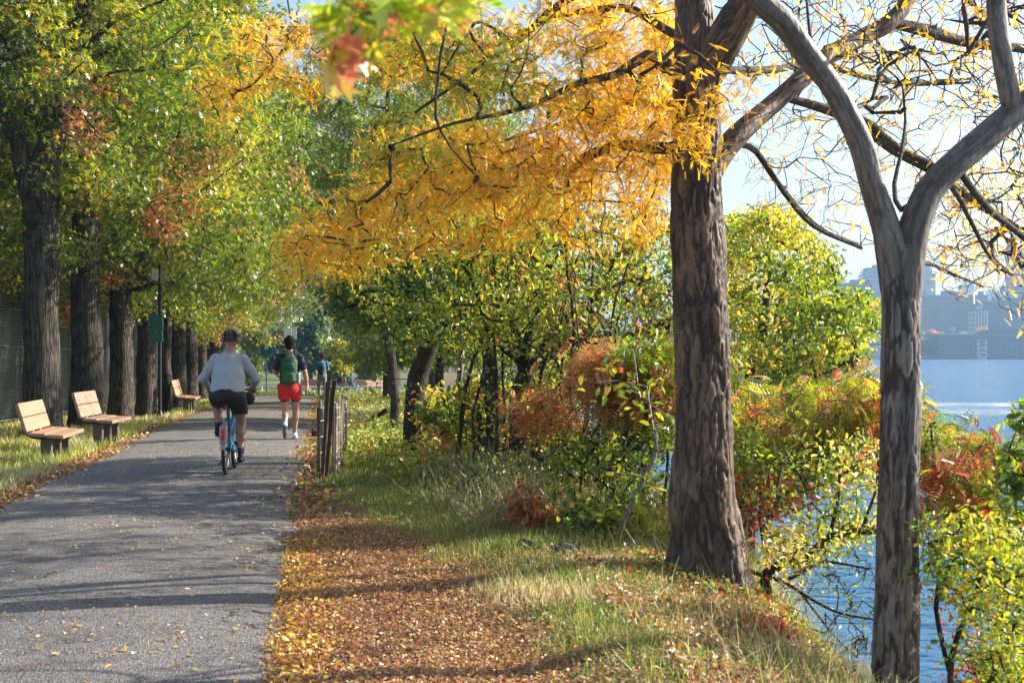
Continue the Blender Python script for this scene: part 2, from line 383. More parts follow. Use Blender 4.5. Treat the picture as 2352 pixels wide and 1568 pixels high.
def join(parts):
    Vs, Fs, As = [], [], []; n0 = 0
    for p in parts:
        V, F = p[0], p[1]; A = p[2] if len(p) > 2 else np.zeros(len(V)); Vs.append(V); Fs.append(F + n0); As.append(A); n0 += len(V)
    return np.concatenate(Vs), np.concatenate(Fs), np.concatenate(As)
# ------------------------------------------------------------------ the lie of the land
WATER = -3.4
def crest(y): return np.interp(y, [-20, 12, 24, 60, 100, 200, 400, 3000], [1.75, 1.75, 1.35, -0.6, -2.3, -7.0, -30, -300])
def path_r(y): return -0.27 - 0.134 * np.asarray(y, float)
def path_l(y): return -3.28 - 0.137 * np.asarray(y, float)
def edge_n(y, seed): return (n2(y, 0 * np.asarray(y, float), 1.1, seed, 3) - 0.5) * 0.34 + (n2(y, 0 * np.asarray(y, float), 0.35, seed + 7, 2) - 0.5) * 0.35
def base_z(y): return np.interp(y, [-50, 30, 60, 97, 200, 4000], [0, 0, -0.35, -1.28, -1.6, -1.6])
def gz(x, y):
    x = np.asarray(x, float); y = np.asarray(y, float); z = base_z(y)
    s = x - crest(y) - (n2(y, y * 0, 0.5, 3) - 0.5) * 0.5
    on_path = sst(x, path_r(y) + 0.05, path_r(y) + 0.7) + sst(-x, -path_l(y) + 0.05, -path_l(y) + 0.7)
    on_path = np.clip(on_path + (y > 62), 0, 1)
    z = z + on_path * ((n2(x, y, 0.55, 11) - 0.5) * 0.16 + (n2(x, y, 2.2, 12) - 0.5) * 0.06)
    z = z - 0.14 * sst(path_l(y) - x, 0.2, 1.2) * (y < 80)
    z = z + 0.07 * sst(x, path_r(y) + 1.0, path_r(y) + 2.2) * (y < 60)
    z = z - 5.4 * sst(s, -0.25, 4.0) - 0.22 * sst(s, -1.2, 0.2)
    return z
def gz1(x, y): return float(gz(np.array([x]), np.array([y]))[0])
def G(px, D, dz=0.0):              # ground point under picture column px at distance D
    x = (px - 1176.0) / FPX * D; return np.array([x, D, gz1(x, D) + dz])

# ground sheet
def steps(parts):
    o = [parts[0][0]]
    for a, b, st in parts:
        k = max(1, int(round((b - a) / st))); o += list(np.linspace(a, b, k + 1)[1:])
    return np.array(o)
gx = steps([(-3000, -200, 400), (-200, -30, 10), (-30, -12, 1.0), (-12, -5, 0.2), (-5, 7, 0.1), (7, 14, 0.5), (14, 60, 6), (60, 3000, 400)])
gy = steps([(-60, -4, 4), (-4, 5, 0.4), (5, 20, 0.1), (20, 36, 0.25), (36, 100, 1.0), (100, 400, 10), (400, 3000, 200)])
GX, GY = np.meshgrid(gx, gy); GZ = gz(GX, GY); GZ = np.where(GX > crest(GY) + 6, np.minimum(GZ, -5.4), GZ)
nx, ny = len(gx), len(gy); ii = np.arange(ny - 1)[:, None]; jj = np.arange(nx - 1)[None]
Fg = np.stack([ii * nx + jj, ii * nx + jj + 1, (ii + 1) * nx + jj + 1, (ii + 1) * nx + jj], -1).reshape(-1, 4)

def mat_ground():
    m, n, l, b = new_mat('soil_and_litter'); b.inputs['Roughness'].default_value = 0.95; b.inputs['Specular IOR Level'].default_value = 0.2
    tc = n.new('ShaderNodeTexCoord')
    def noise(s, d=5):
        x = n.new('ShaderNodeTexNoise'); x.inputs['Scale'].default_value = s; x.inputs['Detail'].default_value = d; l.new(tc.outputs['Object'], x.inputs['Vector']); return x
    a = noise(28); r = n.new('ShaderNodeValToRGB'); e = r.color_ramp.elements; e[0].position = 0.32; e[0].color = (0.055, 0.035, 0.022, 1); e[1].position = 0.68; e[1].color = (0.33, 0.18, 0.085, 1)
    k = e.new(0.5); k.color = (0.17, 0.095, 0.05, 1); l.new(a.outputs[0], r.inputs[0])
    c = noise(0.9, 3); r2 = n.new('ShaderNodeValToRGB'); r2.color_ramp.elements[0].position = 0.42; r2.color_ramp.elements[1].position = 0.6; l.new(c.outputs[0], r2.inputs[0])
    mx = n.new('ShaderNodeMixRGB'); l.new(r2.outputs[0], mx.inputs[0]); l.new(r.outputs[0], mx.inputs[1])
    d = noise(40); r3 = n.new('ShaderNodeValToRGB'); r3.color_ramp.elements[0].color = (0.05, 0.06, 0.02, 1); r3.color_ramp.elements[1].color = (0.18, 0.17, 0.06, 1); l.new(d.outputs[0], r3.inputs[0]); l.new(r3.outputs[0], mx.inputs[2])
    l.new(mx.outputs[0], b.inputs['Base Color'])
    bu = n.new('ShaderNodeBump'); bu.inputs['Distance'].default_value = 0.03; l.new(a.outputs[0], bu.inputs['Height']); l.new(bu.outputs[0], b.inputs['Normal']); return m
tag(mesh_obj('ground', np.stack([GX, GY, GZ], -1), Fg, mat_ground(), smooth=True), kind='structure')

# asphalt path
def mat_asphalt():
    m, n, l, b = new_mat('worn_asphalt'); b.inputs['Roughness'].default_value = 0.88; b.inputs['Specular IOR Level'].default_value = 0.3
    tc = n.new('ShaderNodeTexCoord')
    def tex(kind, s, d=3):
        x = n.new(kind); x.inputs['Scale'].default_value = s
        if 'Noise' in kind: x.inputs['Detail'].default_value = d
        l.new(tc.outputs['Object'], x.inputs['Vector']); return x
    v = tex('ShaderNodeTexVoronoi', 110); r = n.new('ShaderNodeValToRGB'); e = r.color_ramp.elements; e[0].color = (0.085, 0.083, 0.085, 1); e[1].color = (0.32, 0.30, 0.275, 1)
    sp = n.new('ShaderNodeSeparateColor'); l.new(v.outputs['Color'], sp.inputs[0]); e[0].position = 0.05; e[1].position = 0.98; k = e.new(0.6); k.color = (0.165, 0.158, 0.152, 1); l.new(sp.outputs[0], r.inputs[0])
    w = tex('ShaderNodeTexNoise', 0.7, 6); r2 = n.new('ShaderNodeValToRGB'); r2.color_ramp.elements[0].color = (0.80, 0.80, 0.83, 1); r2.color_ramp.elements[1].color = (1.16, 1.14, 1.10, 1); r2.color_ramp.elements[0].position = 0.3; r2.color_ramp.elements[1].position = 0.7; l.new(w.outputs[0], r2.inputs[0])
    mx = n.new('ShaderNodeMixRGB'); mx.blend_type = 'MULTIPLY'; mx.inputs[0].default_value = 1; l.new(r.outputs[0], mx.inputs[1]); l.new(r2.outputs[0], mx.inputs[2]); cr = n.new('ShaderNodeTexVoronoi'); cr.feature = 'DISTANCE_TO_EDGE'; cr.inputs['Scale'].default_value = 0.42; wn_ = tex('ShaderNodeTexNoise', 2.5, 4); wm = n.new('ShaderNodeMixRGB'); wm.blend_type = 'LINEAR_LIGHT'; wm.inputs[0].default_value = 0.35; l.new(tc.outputs['Object'], wm.inputs[1]); l.new(wn_.outputs['Color'], wm.inputs[2]); l.new(wm.outputs[0], cr.inputs['Vector'])
    cm = n.new('ShaderNodeMath'); cm.operation = 'LESS_THAN'; cm.inputs[1].default_value = 0.0035; l.new(cr.outputs[0], cm.inputs[0]); gate = n.new('ShaderNodeMath'); gate.operation = 'GREATER_THAN'; gate.inputs[1].default_value = 0.5; l.new(w.outputs[0], gate.inputs[0]); cg = n.new('ShaderNodeMath'); cg.operation = 'MULTIPLY'; l.new(cm.outputs[0], cg.inputs[0]); l.new(gate.outputs[0], cg.inputs[1])
    m4 = n.new('ShaderNodeMixRGB'); l.new(cg.outputs[0], m4.inputs[0]); l.new(mx.outputs[0], m4.inputs[1]); m4.inputs[2].default_value = (0.04, 0.04, 0.042, 1)
    sn = tex('ShaderNodeTexNoise', 2.2, 7); s5 = n.new('ShaderNodeValToRGB'); s5.color_ramp.elements[0].position = 0.56; s5.color_ramp.elements[1].position = 0.74; l.new(sn.outputs[0], s5.inputs[0]); m5 = n.new('ShaderNodeMixRGB'); m5.blend_type = 'MULTIPLY'; l.new(s5.outputs[0], m5.inputs[0]); l.new(m4.outputs[0], m5.inputs[1]); m5.inputs[2].default_value = (0.66, 0.60, 0.54, 1); l.new(m5.outputs[0], b.inputs['Base Color'])
    f = tex('ShaderNodeTexNoise', 160, 2); bu = n.new('ShaderNodeBump'); bu.inputs['Distance'].default_value = 0.006; l.new(v.outputs['Distance'], bu.inputs['Height']); l.new(bu.outputs[0], b.inputs['Normal']); return m
py = steps([(-6, 4, 0.4), (4, 24, 0.06), (24, 66, 0.3)]); pu = np.linspace(0, 1, 15)
PL = path_l(py) + edge_n(py, 41) * 1.3; PR = path_r(py) + edge_n(py, 52) * 1.0
PX = PL[:, None] + (PR - PL)[:, None] * pu[None]; PY = np.repeat(py[:, None], 15, 1)
PZ = base_z(PY) + 0.022 + 0.03 * np.sin(pu * math.pi)[None] - 0.03 * ((pu < 0.01) | (pu > 0.99))[None]
PZ = np.maximum(PZ, gz(PX, PY) + 0.006)
ii = np.arange(len(py) - 1)[:, None]; jj = np.arange(14)[None]
tag(mesh_obj('path', np.stack([PX, PY, PZ], -1), np.stack([ii * 15 + jj, ii * 15 + jj + 1, (ii + 1) * 15 + jj + 1, (ii + 1) * 15 + jj], -1).reshape(-1, 4), mat_asphalt(), smooth=True), kind='structure')

# river
def mat_water():
    m, n, l, b = new_mat('river_water'); b.inputs['Base Color'].default_value = (0.035, 0.15, 0.29, 1); b.inputs['Roughness'].default_value = 0.14; b.inputs['IOR'].default_value = 1.33
    tc = n.new('ShaderNodeTexCoord')
    def noise(s, d, sc=(1, 1, 1)):
        mp = n.new('ShaderNodeMapping'); mp.inputs['Scale'].default_value = sc; l.new(tc.outputs['Object'], mp.inputs[0])
        x = n.new('ShaderNodeTexNoise'); x.inputs['Scale'].default_value = s; x.inputs['Detail'].default_value = d; l.new(mp.outputs[0], x.inputs['Vector']); return x
    a = noise(0.9, 5, (0.55, 1.6, 1)); c = noise(0.09, 4, (0.4, 1.6, 1))
    s = n.new('ShaderNodeMath'); s.operation = 'MULTIPLY_ADD'; s.inputs[1].default_value = 3.0; l.new(c.outputs[0], s.inputs[0]); l.new(a.outputs[0], s.inputs[2])
    bu = n.new('ShaderNodeBump'); bu.inputs['Distance'].default_value = 0.8; bu.inputs['Strength'].default_value = 1.0; l.new(s.outputs[0], bu.inputs['Height']); l.new(bu.outputs[0], b.inputs['Normal'])
    # foam of the passing boat's wash, two broken white lines lying across the river
    sx = n.new('ShaderNodeSeparateXYZ'); l.new(tc.outputs['Object'], sx.inputs[0])
    fo = noise(0.12, 6, (1, 3, 1)); fr = n.new('ShaderNodeMath'); fr.operation = 'MULTIPLY_ADD'; fr.inputs[1].default_value = 14; fr.inputs[2].default_value = -7; l.new(fo.outputs[0], fr.inputs[0])
    yy = n.new('ShaderNodeMath'); yy.operation = 'ADD'; l.new(sx.outputs[1], yy.inputs[0]); l.new(fr.outputs[0], yy.inputs[1])
    tx = n.new('ShaderNodeMath'); tx.operation = 'MULTIPLY_ADD'; tx.inputs[1].default_value = 0.32; l.new(sx.outputs[0], tx.inputs[0]); l.new(yy.outputs[0], tx.inputs[2])
    r = n.new('ShaderNodeValToRGB'); e = r.color_ramp.elements; e[0].position = 0.350; e[0].color = (0, 0, 0, 1); e[1].position = 0.445; e[1].color = (0, 0, 0, 1)
    for pos, v in ((0.368, 0.85), (0.383, 0.3), (0.402, 0.3), (0.415, 0.9), (0.428, 0.9)): k = e.new(pos); k.color = (v, v, v, 1)
    dv = n.new('ShaderNodeMath'); dv.operation = 'DIVIDE'; dv.inputs[1].default_value = 350; l.new(tx.outputs[0], dv.inputs[0]); l.new(dv.outputs[0], r.inputs[0])
    ff = noise(0.5, 5, (0.6, 2.2, 1)); f2 = n.new('ShaderNodeValToRGB'); f2.color_ramp.elements[0].position = 0.42; f2.color_ramp.elements[1].position = 0.56; l.new(ff.outputs[0], f2.inputs[0])
    mu = n.new('ShaderNodeMath'); mu.operation = 'MULTIPLY'; l.new(r.outputs[0], mu.inputs[0]); l.new(f2.outputs[0], mu.inputs[1])
    mx = n.new('ShaderNodeMixRGB'); l.new(mu.outputs[0], mx.inputs[0]); mx.inputs[1].default_value = (0.035, 0.15, 0.29, 1); mx.inputs[2].default_value = (0.85, 0.87, 0.88, 1); l.new(mx.outputs[0], b.inputs['Base Color'])
    return m
tag(mesh_obj('river', [(-60, -60, WATER), (6000, -60, WATER), (6000, 9000, WATER), (-60, 9000, WATER)], [[0, 1, 2, 3]], mat_water()), kind='structure')

# ------------------------------------------------------------------ far shore
def mat_hill(name, c1, c2, s):
    m, n, l, b = new_mat(name); b.inputs['Roughness'].default_value = 1
    tc = n.new('ShaderNodeTexCoord'); x = n.new('ShaderNodeTexNoise'); x.inputs['Scale'].default_value = s; x.inputs['Detail'].default_value = 6; l.new(tc.outputs['Object'], x.inputs['Vector'])
    r = n.new('ShaderNodeValToRGB'); r.color_ramp.elements[0].position = 0.35; r.color_ramp.elements[1].position = 0.65; r.color_ramp.elements[0].color = (*c1, 1); r.color_ramp.elements[1].color = (*c2, 1); l.new(x.outputs[0], r.inputs[0]); l.new(r.outputs[0], b.inputs['Base Color']); return m
SH = 862.0
hx = np.linspace(-150, 3000, 220); hy = np.array([SH, SH + 3, SH + 30, SH + 90, SH + 200, SH + 1500, SH + 6000]); HX, HY = np.meshgrid(hx, hy)
hz = np.array([WATER - 1, WATER + 2.2, 5, 13, 17, 18, 18])[:, None] + (n2(HX, HY, 0.02, 77) - 0.5) * np.array([0, 0.6, 5, 8, 8, 8, 8])[:, None]
ii = np.arange(len(hy) - 1)[:, None]; jj = np.arange(219)[None]
tag(mesh_obj('far_shore', np.stack([HX, HY, hz], -1), np.stack([ii * 220 + jj, ii * 220 + jj + 1, (ii + 1) * 220 + jj + 1, (ii + 1) * 220 + jj], -1).reshape(-1, 4), mat_hill('shore_ground', (0.03, 0.04, 0.02), (0.06, 0.055, 0.035), 0.05)), kind='structure')
# ------------------------------------------------------------------ plants
def inpoly(px, py, poly):
    poly = np.array(poly, float); c = np.zeros(len(px), bool); j = len(poly) - 1
    for i in range(len(poly)):
        xi, yi = poly[i]; xj, yj = poly[j]
        c ^= ((yi > py) != (yj > py)) & (px < (xj - xi) * (py - yi) / (yj - yi + 1e-9) + xi); j = i
    return c
def cloud(rng, poly, n, d0, d1, clump=0.0, cs=1.2, seed=0, zs=1.0):
    """n points in a volume seen through an outline, between two distances"""
    poly = np.array(poly, float); lo, hi = poly.min(0), poly.max(0); out = np.zeros((0, 3))
    while len(out) < n:
        px = rng.uniform(lo[0], hi[0], n * 3); py = rng.uniform(lo[1], hi[1], n * 3); D = rng.uniform(d0, d1, n * 3)
        k = inpoly(px, py, poly); px, py, D = px[k], py[k], D[k]
        q = np.stack([(px - 1176) / FPX * D, D, CAMZ - (py - HOR) / FPX * D], -1)
        if clump: q = q[fbm(q * cs * np.array([1, 1, zs]), 900 + seed, 2) > clump]
        out = np.concatenate([out, q])
    return out[:n]
def S(pts):                         # skeleton from (px, py, D, width in picture px)
    return [[*P(px, py, D), w * D / FPX / 2] for px, py, D, w in pts]

YEL = [(5, (0.84, 0.47, 0.035)), (3, (0.88, 0.56, 0.06)), (1.4, (0.72, 0.35, 0.03)), (0.8, (0.42, 0.36, 0.04)), (0.4, (0.45, 0.20, 0.04))]
GRN = [(4, (0.11, 0.185, 0.015)), (3, (0.19, 0.26, 0.02)), (2.2, (0.31, 0.34, 0.025)), (1, (0.07, 0.13, 0.02)), (0.5, (0.45, 0.36, 0.03))]
GRND = [(4, (0.055, 0.115, 0.018)), (3, (0.09, 0.165, 0.022)), (2, (0.15, 0.20, 0.025)), (1, (0.28, 0.28, 0.03))]
ORG = [(3, (0.42, 0.19, 0.08)), (2, (0.52, 0.28, 0.10)), (0.6, (0.42, 0.11, 0.06)), (1, (0.38, 0.30, 0.04))]
YGR = [(4, (0.34, 0.37, 0.03)), (3, (0.46, 0.42, 0.035)), (2, (0.26, 0.32, 0.03)), (1, (0.62, 0.42, 0.04))]
RED = [(3, (0.50, 0.06, 0.045)), (2, (0.62, 0.14, 0.04)), (1, (0.35, 0.03, 0.03)), (1, (0.40, 0.32, 0.04))]
LYEL = [(4, (0.64, 0.52, 0.15)), (2, (0.60, 0.50, 0.06)), (1.5, (0.35, 0.38, 0.05)), (1, (0.72, 0.42, 0.10))]
def blend_pal(rng, pos, pals, scale, seed, thr):
    """patches of colour: pals[0], with pals[1..] where the noise goes past thr"""
    c = jitter(rng, pick(rng, pals[0], len(pos)))
    for k, (pal, t) in enumerate(zip(pals[1:], thr)):
        m = fbm(pos * scale, seed + 13 * k, 2) > t; c[m] = jitter(rng, pick(rng, pal, int(m.sum())))
    return c

# ---- honey locust with the thick trunk
def locust_big():
    g = Grow(101); rng = g.rng
    t = thing('honey_locust_tree', 'big honey locust with the widest trunk and yellow leaves reaching over the path', 'tree', (0, 0, 0))
    z0 = gz1(1.40, 10.2)
    trunk = [[1.40, 10.2, z0 - 0.15, 0.225], [1.40, 10.2, z0 + 0.25, 0.215]] + S([(1617, 1150, 10.2, 134), (1615, 1000, 10.2, 130), (1612, 800, 10.2, 124), (1606, 600, 10.2, 120), (1601, 420, 10.2, 122), (1603, 300, 10.2, 108), (1600, 180, 10.2, 108), (1598, 80, 10.2, 92), (1596, -60, 10.25, 82), (1600, -300, 10.4, 66), (1585, -620, 10.6, 44), (1600, -950, 10.8, 22)])
    right = S([(1620, 190, 10.22, 70), (1655, 110, 10.1, 84), (1700, 30, 10.0, 80), (1760, -80, 9.8, 66), (1880, -300, 9.5, 48), (1960, -560, 9.3, 28)])
    arm = S([(1625, 420, 10.25, 46), (1652, 362, 10.4, 52), (1700, 305, 10.5, 50), (1770, 245, 10.7, 46), (1832, 190, 10.8, 42), (1905, 128, 11.0, 40), (1985, 85, 11.2, 38), (2045, 50, 11.3, 38), (2090, -10, 11.4, 32), (2110, -120, 11.5, 24), (2150, -300, 11.6, 12), (2160, -480, 11.7, 4)])
    P0 = [dense_limb(trunk, 3, 0.0105, 0.015, 0.014, 0.062, 0.34, flare=0.75), dense_limb(right, 5, 0.012, 0.018, 0.011, 0.06, 0.34), dense_limb(arm, 6, 0.011, 0.02, 0.005, 0.05, 0.4)]
    mesh_obj('trunk', *[np.asarray(a) for a in (lambda j: (j[0], j[1]))(join(P0))], M_LOCUST, t, smooth=True, pattr=join(P0)[2])
    g.skeleton(trunk, 0.2, dense=True, live_from=0.45); g.skeleton(right, 0.2, dense=True); g.skeleton(arm, 0.2, dense=True, live_from=0.3)
    limbs = [
        [(1575, 200, 10.2, 26), (1540, 150, 10.1, 30), (1490, 122, 10.0, 26), (1420, 165, 9.9, 20), (1330, 185, 9.8, 16), (1200, 238, 9.7, 11), (1050, 275, 9.6, 8), (900, 330, 9.6, 4)],
        [(1575, 330, 10.3, 26), (1500, 345, 10.6, 30), (1400, 338, 10.9, 26), (1340, 352, 11.1, 24), (1290, 388, 11.3, 24), (1200, 396, 11.5, 20), (1080, 388, 11.7, 16), (950, 430, 12.0, 12), (830, 482, 12.3, 9), (700, 565, 12.8, 5)],
        [(1590, -50, 10.2, 30), (1460, -90, 10.4, 26), (1300, 0, 10.6, 20), (1190, 100, 10.8, 13), (1060, 175, 11.0, 9), (960, 260, 11.2, 6)],
        [(1570, 90, 10.3, 22), (1440, 30, 10.8, 18), (1250, 60, 11.3, 13), (1050, 130, 11.8, 9), (880, 140, 12.3, 6)],
        [(1590, -120, 10.3, 30), (1300, -230, 10.8, 24), (1050, -160, 11.4, 16), (860, -10, 12.0, 11), (700, 85, 12.4, 8), (560, 205, 12.8, 5)],
        [(1585, 250, 10.4, 20), (1480, 232, 10.9, 16), (1380, 250, 11.4, 12), (1250, 300, 12.0, 8), (1120, 340, 12.4, 5)],
        [(1030, 40, 9.4, 6), (1012, 120, 9.4, 7), (998, 190, 9.4, 7), (1000, 280, 9.4, 6), (1030, 345, 9.4, 5), (1090, 400, 9.5, 4)],
        [(2045, 50, 11.3, 26), (2120, 70, 11.5, 26), (2230, 98, 11.8, 24), (2360, 112, 12.1, 22), (2500, 130, 12.5, 14), (2640, 100, 12.8, 4)],
        [(1800, 222, 10.8, 20), (1890, 250, 11.0, 20), (1970, 285, 11.2, 18), (2050, 345, 11.4, 18), (2150, 400, 11.6, 16), (2260, 480, 11.8, 13), (2380, 550, 12.0, 10)],
        [(1690, 330, 10.6, 12), (1740, 350, 10.9, 14), (1800, 440, 11.2, 12), (1870, 520, 11.5, 10), (1980, 570, 11.8, 7)],
        [(1640, -60, 10.1, 24), (1780, -180, 11.2, 20), (1950, -150, 12.2, 15), (2120, -60, 13.0, 10), (2280, 40, 13.6, 6)],
        [(1640, 160, 10.2, 18), (1760, 160, 11.4, 17), (1900, 150, 12.4, 14), (2060, 190, 13.2, 10), (2230, 180, 13.8, 6)],
    ]
    for q in limbs: g.skeleton(S(q), 0.16, wig=0.05, live_from=0.12)
    R1 = [(830, 20), (1010, -60), (1550, -60), (1590, 60), (1560, 160), (1590, 330), (1560, 420), (1500, 440), (1330, 470), (1150, 450), (980, 500), (850, 570), (700, 650), (600, 640), (620, 560), (720, 480), (830, 400), (850, 300), (780, 200)]
    R2 = [(440, 130), (560, 40), (760, 20), (900, 60), (820, 180), (700, 230), (560, 260), (430, 270)]
    R3 = [(1680, -60), (2400, -60), (2400, 300), (2150, 260), (1900, 200), (1760, 210), (1680, 150)]
    R4 = [(1440, 130), (1640, 120), (1770, 160), (1700, 260), (1660, 380), (1560, 400), (1440, 300)]
    R5 = [(700, 560), (1000, 440), (1540, 430), (1540, 560), (1380, 600), (1150, 570), (900, 620), (700, 680), (620, 640)]
    T = np.concatenate([cloud(rng, R1, 1150, 9.6, 13.0, 0.50, 1.0, 1, 3.4), cloud(rng, R2, 110, 11.6, 13.4), cloud(rng, R3, 330, 10.2, 14.5, 0.30, 1.2, 2), cloud(rng, R4, 55, 9.4, 9.9), cloud(rng, R5, 210, 11.0, 13.5, 0.45, 1.2, 6, 2.5),
                        rng.normal(0, 1, (260, 3)) * np.array([2.0, 2.2, 1.1]) + np.array([1.0, 11.5, 6.4])])
    g.grow(T, up=0.10, step=0.13, wig=0.014, curve=0.16, tipr=0.0034)
    nn = len(T); k = np.full(nn, 17); k[1260:1590] = 3; k[1855:] = 4; k[1590:1645] = 13
    # bare twig network behind the trunks
    R6 = [(1700, 230), (2400, 230), (2400, 780), (2200, 640), (1950, 560), (1720, 480)]
    V, F = g.tubes()
    pos, A, Nn, idx = g.leaf_sites(k, 0.19, 3, 0.12)
    m = ~((pos[:, 2] > 4.9)); pos, A, Nn = pos[m], A[m], Nn[m]
    c = blend_pal(rng, pos, [YEL, YGR], 0.5, 60, [0.74])
    g2 = Grow(102)
    for q in limbs[7:]: g2.skeleton(S(q), 0.16, wig=0.0, live_from=0.2)
    T2 = cloud(g2.rng, R6, 640, 10.5, 14.0); g2.grow(T2, up=0.02, step=0.12, wig=0.014, curve=0.25, tipr=0.0021)
    V2, F2 = g2.tubes(); p2_, A2, N2, _ = g2.leaf_sites(2, 0.16, 3, 0.2)
    m = g2.rng.random(len(p2_)) < 0.85; p2_, A2, N2 = p2_[m], A2[m], N2[m]
    mesh_obj('branches', *join([(V, F), (V2, F2)])[:2], M_LIMB, t, smooth=True)
    c2 = jitter(g2.rng, pick(g2.rng, YEL, len(p2_)))
    scatter('crown', T_PINN, np.concatenate([pos, p2_]), np.concatenate([A, A2]), np.concatenate([Nn, N2]), rng.uniform(0.055, 0.11, len(pos) + len(p2_)), np.concatenate([c, c2]), M_LEAF, t)
locust_big()

def locust_slim():
    g = Grow(201); rng = g.rng
    t = thing('honey_locust_tree', 'slender honey locust at the right edge, forking into a wide V above the river', 'tree')
    sl = lambda q: [[a, b, c, w * 0.93] for a, b, c, w in q]
    trunk = S([(2052, 1700, 8.0, 118), (2054, 1568, 8.0, 112), (2058, 1300, 8.0, 102), (2062, 1100, 8.0, 98), (2068, 900, 8.0, 96), (2071, 750, 8.0, 94), (2070, 690, 8.0, 92), (2068, 640, 8.0, 86), (2066, 590, 8.0, 66), (2066, 550, 8.0, 36), (2066, 525, 8.0, 8)])
    left = S([(2064, 720, 8.02, 76), (2058, 650, 8.02, 84), (2048, 580, 8.0, 80), (2032, 510, 8.0, 70), (2006, 430, 7.97, 62), (1978, 330, 7.95, 60), (1945, 260, 7.92, 58), (1905, 190, 7.88, 56), (1850, 120, 7.85, 60), (1800, 50, 7.8, 60), (1735, -10, 7.75, 58), (1660, -100, 7.7, 48), (1600, -260, 7.6, 36), (1540, -430, 7.5, 20)])
    right = S([(2076, 720, 8.0, 74), (2082, 650, 8.0, 84), (2090, 580, 8.0, 82), (2106, 505, 8.0, 78), (2138, 435, 8.02, 72), (2200, 370, 8.05, 66), (2270, 310, 8.1, 66), (2340, 250, 8.15, 64), (2440, 170, 8.2, 52), (2560, 40, 8.3, 38), (2680, -130, 8.4, 22), (2760, -320, 8.5, 6)])
    stem = S([(2330, 265, 8.15, 44), (2318, 210, 8.1, 46), (2303, 130, 8.1, 44), (2292, 50, 8.1, 44), (2285, -60, 8.1, 40), (2270, -260, 8.1, 26), (2290, -460, 8.1, 8)])
    trunk, left, right = sl(trunk), sl(left), sl(right)
    Pp = [dense_limb(trunk, 11, 0.009, 0.014, 0.010, 0.055, 0.36), dense_limb(left, 13, 0.011, 0.018, 0.0035, 0.06, 0.5), dense_limb(right, 14, 0.011, 0.018, 0.005, 0.06, 0.5), dense_limb(stem, 15, 0.011, 0.018, 0.0035, 0.06, 0.5)]
    J = join(Pp); J[2][len(Pp[0][0]):] *= 0.7
    mesh_obj('trunk', J[0], J[1], M_SLIM, t, smooth=True, pattr=J[2])
    g.skeleton(left, 0.2, dense=True, live_from=0.45); g.skeleton(right, 0.2, dense=True, live_from=0.25); g.skeleton(stem, 0.2, dense=True, live_from=0.1)
    for q in [[(2130, 440, 8.1, 12), (2075, 480, 8.3, 13), (2062, 420, 8.5, 11), (2078, 350, 8.6, 9), (2090, 250, 8.7, 6)],
              [(2210, 400, 8.2, 18), (2260, 480, 8.5, 17), (2310, 530, 8.8, 15), (2400, 590, 9.0, 12)],
              [(2180, 420, 8.2, 14), (2225, 490, 8.6, 12), (2270, 580, 8.9, 9), (2330, 640, 9.2, 6)],
              [(2080, 620, 8.1, 12), (2125, 610, 8.4, 10), (2180, 640, 8.7, 7), (2260, 660, 9.0, 4)],
              [(1866, 138, 7.87, 12), (1862, 60, 8.1, 8), (1855, -40, 8.3, 6)]]:
        g.skeleton(S(q), 0.14, wig=0.04, live_from=0.15)
    Q1 = [(2130, 430), (2400, 230), (2420, 640), (2300, 600), (2120, 640)]; Q2 = [(1780, -60), (2400, -60), (2400, 260), (2120, 230), (1950, 300), (1820, 150)]; Q3 = [(2120, 560), (2290, 600), (2240, 690), (2140, 690)]
    T = np.concatenate([cloud(rng, Q1, 200, 8.3, 11), cloud(rng, Q2, 300, 8.2, 11.5, 0.3, 1.5, 4), cloud(rng, Q3, 22, 8.3, 9.5)])
    g.grow(T, up=0.05, step=0.11, wig=0.013, curve=0.22, tipr=0.0022)
    V, F = g.tubes(); mesh_obj('branches', V, F, M_LIMB, t, smooth=True)
    k = np.full(len(T), 2); k[200:500] = 2; pos, A, Nn, _ = g.leaf_sites(k, 0.15, 3, 0.2)
    scatter('crown', T_PINN, pos, A, Nn, rng.uniform(0.045, 0.09, len(pos)), jitter(rng, pick(rng, YEL, len(pos))), M_LEAF, t)
locust_slim()

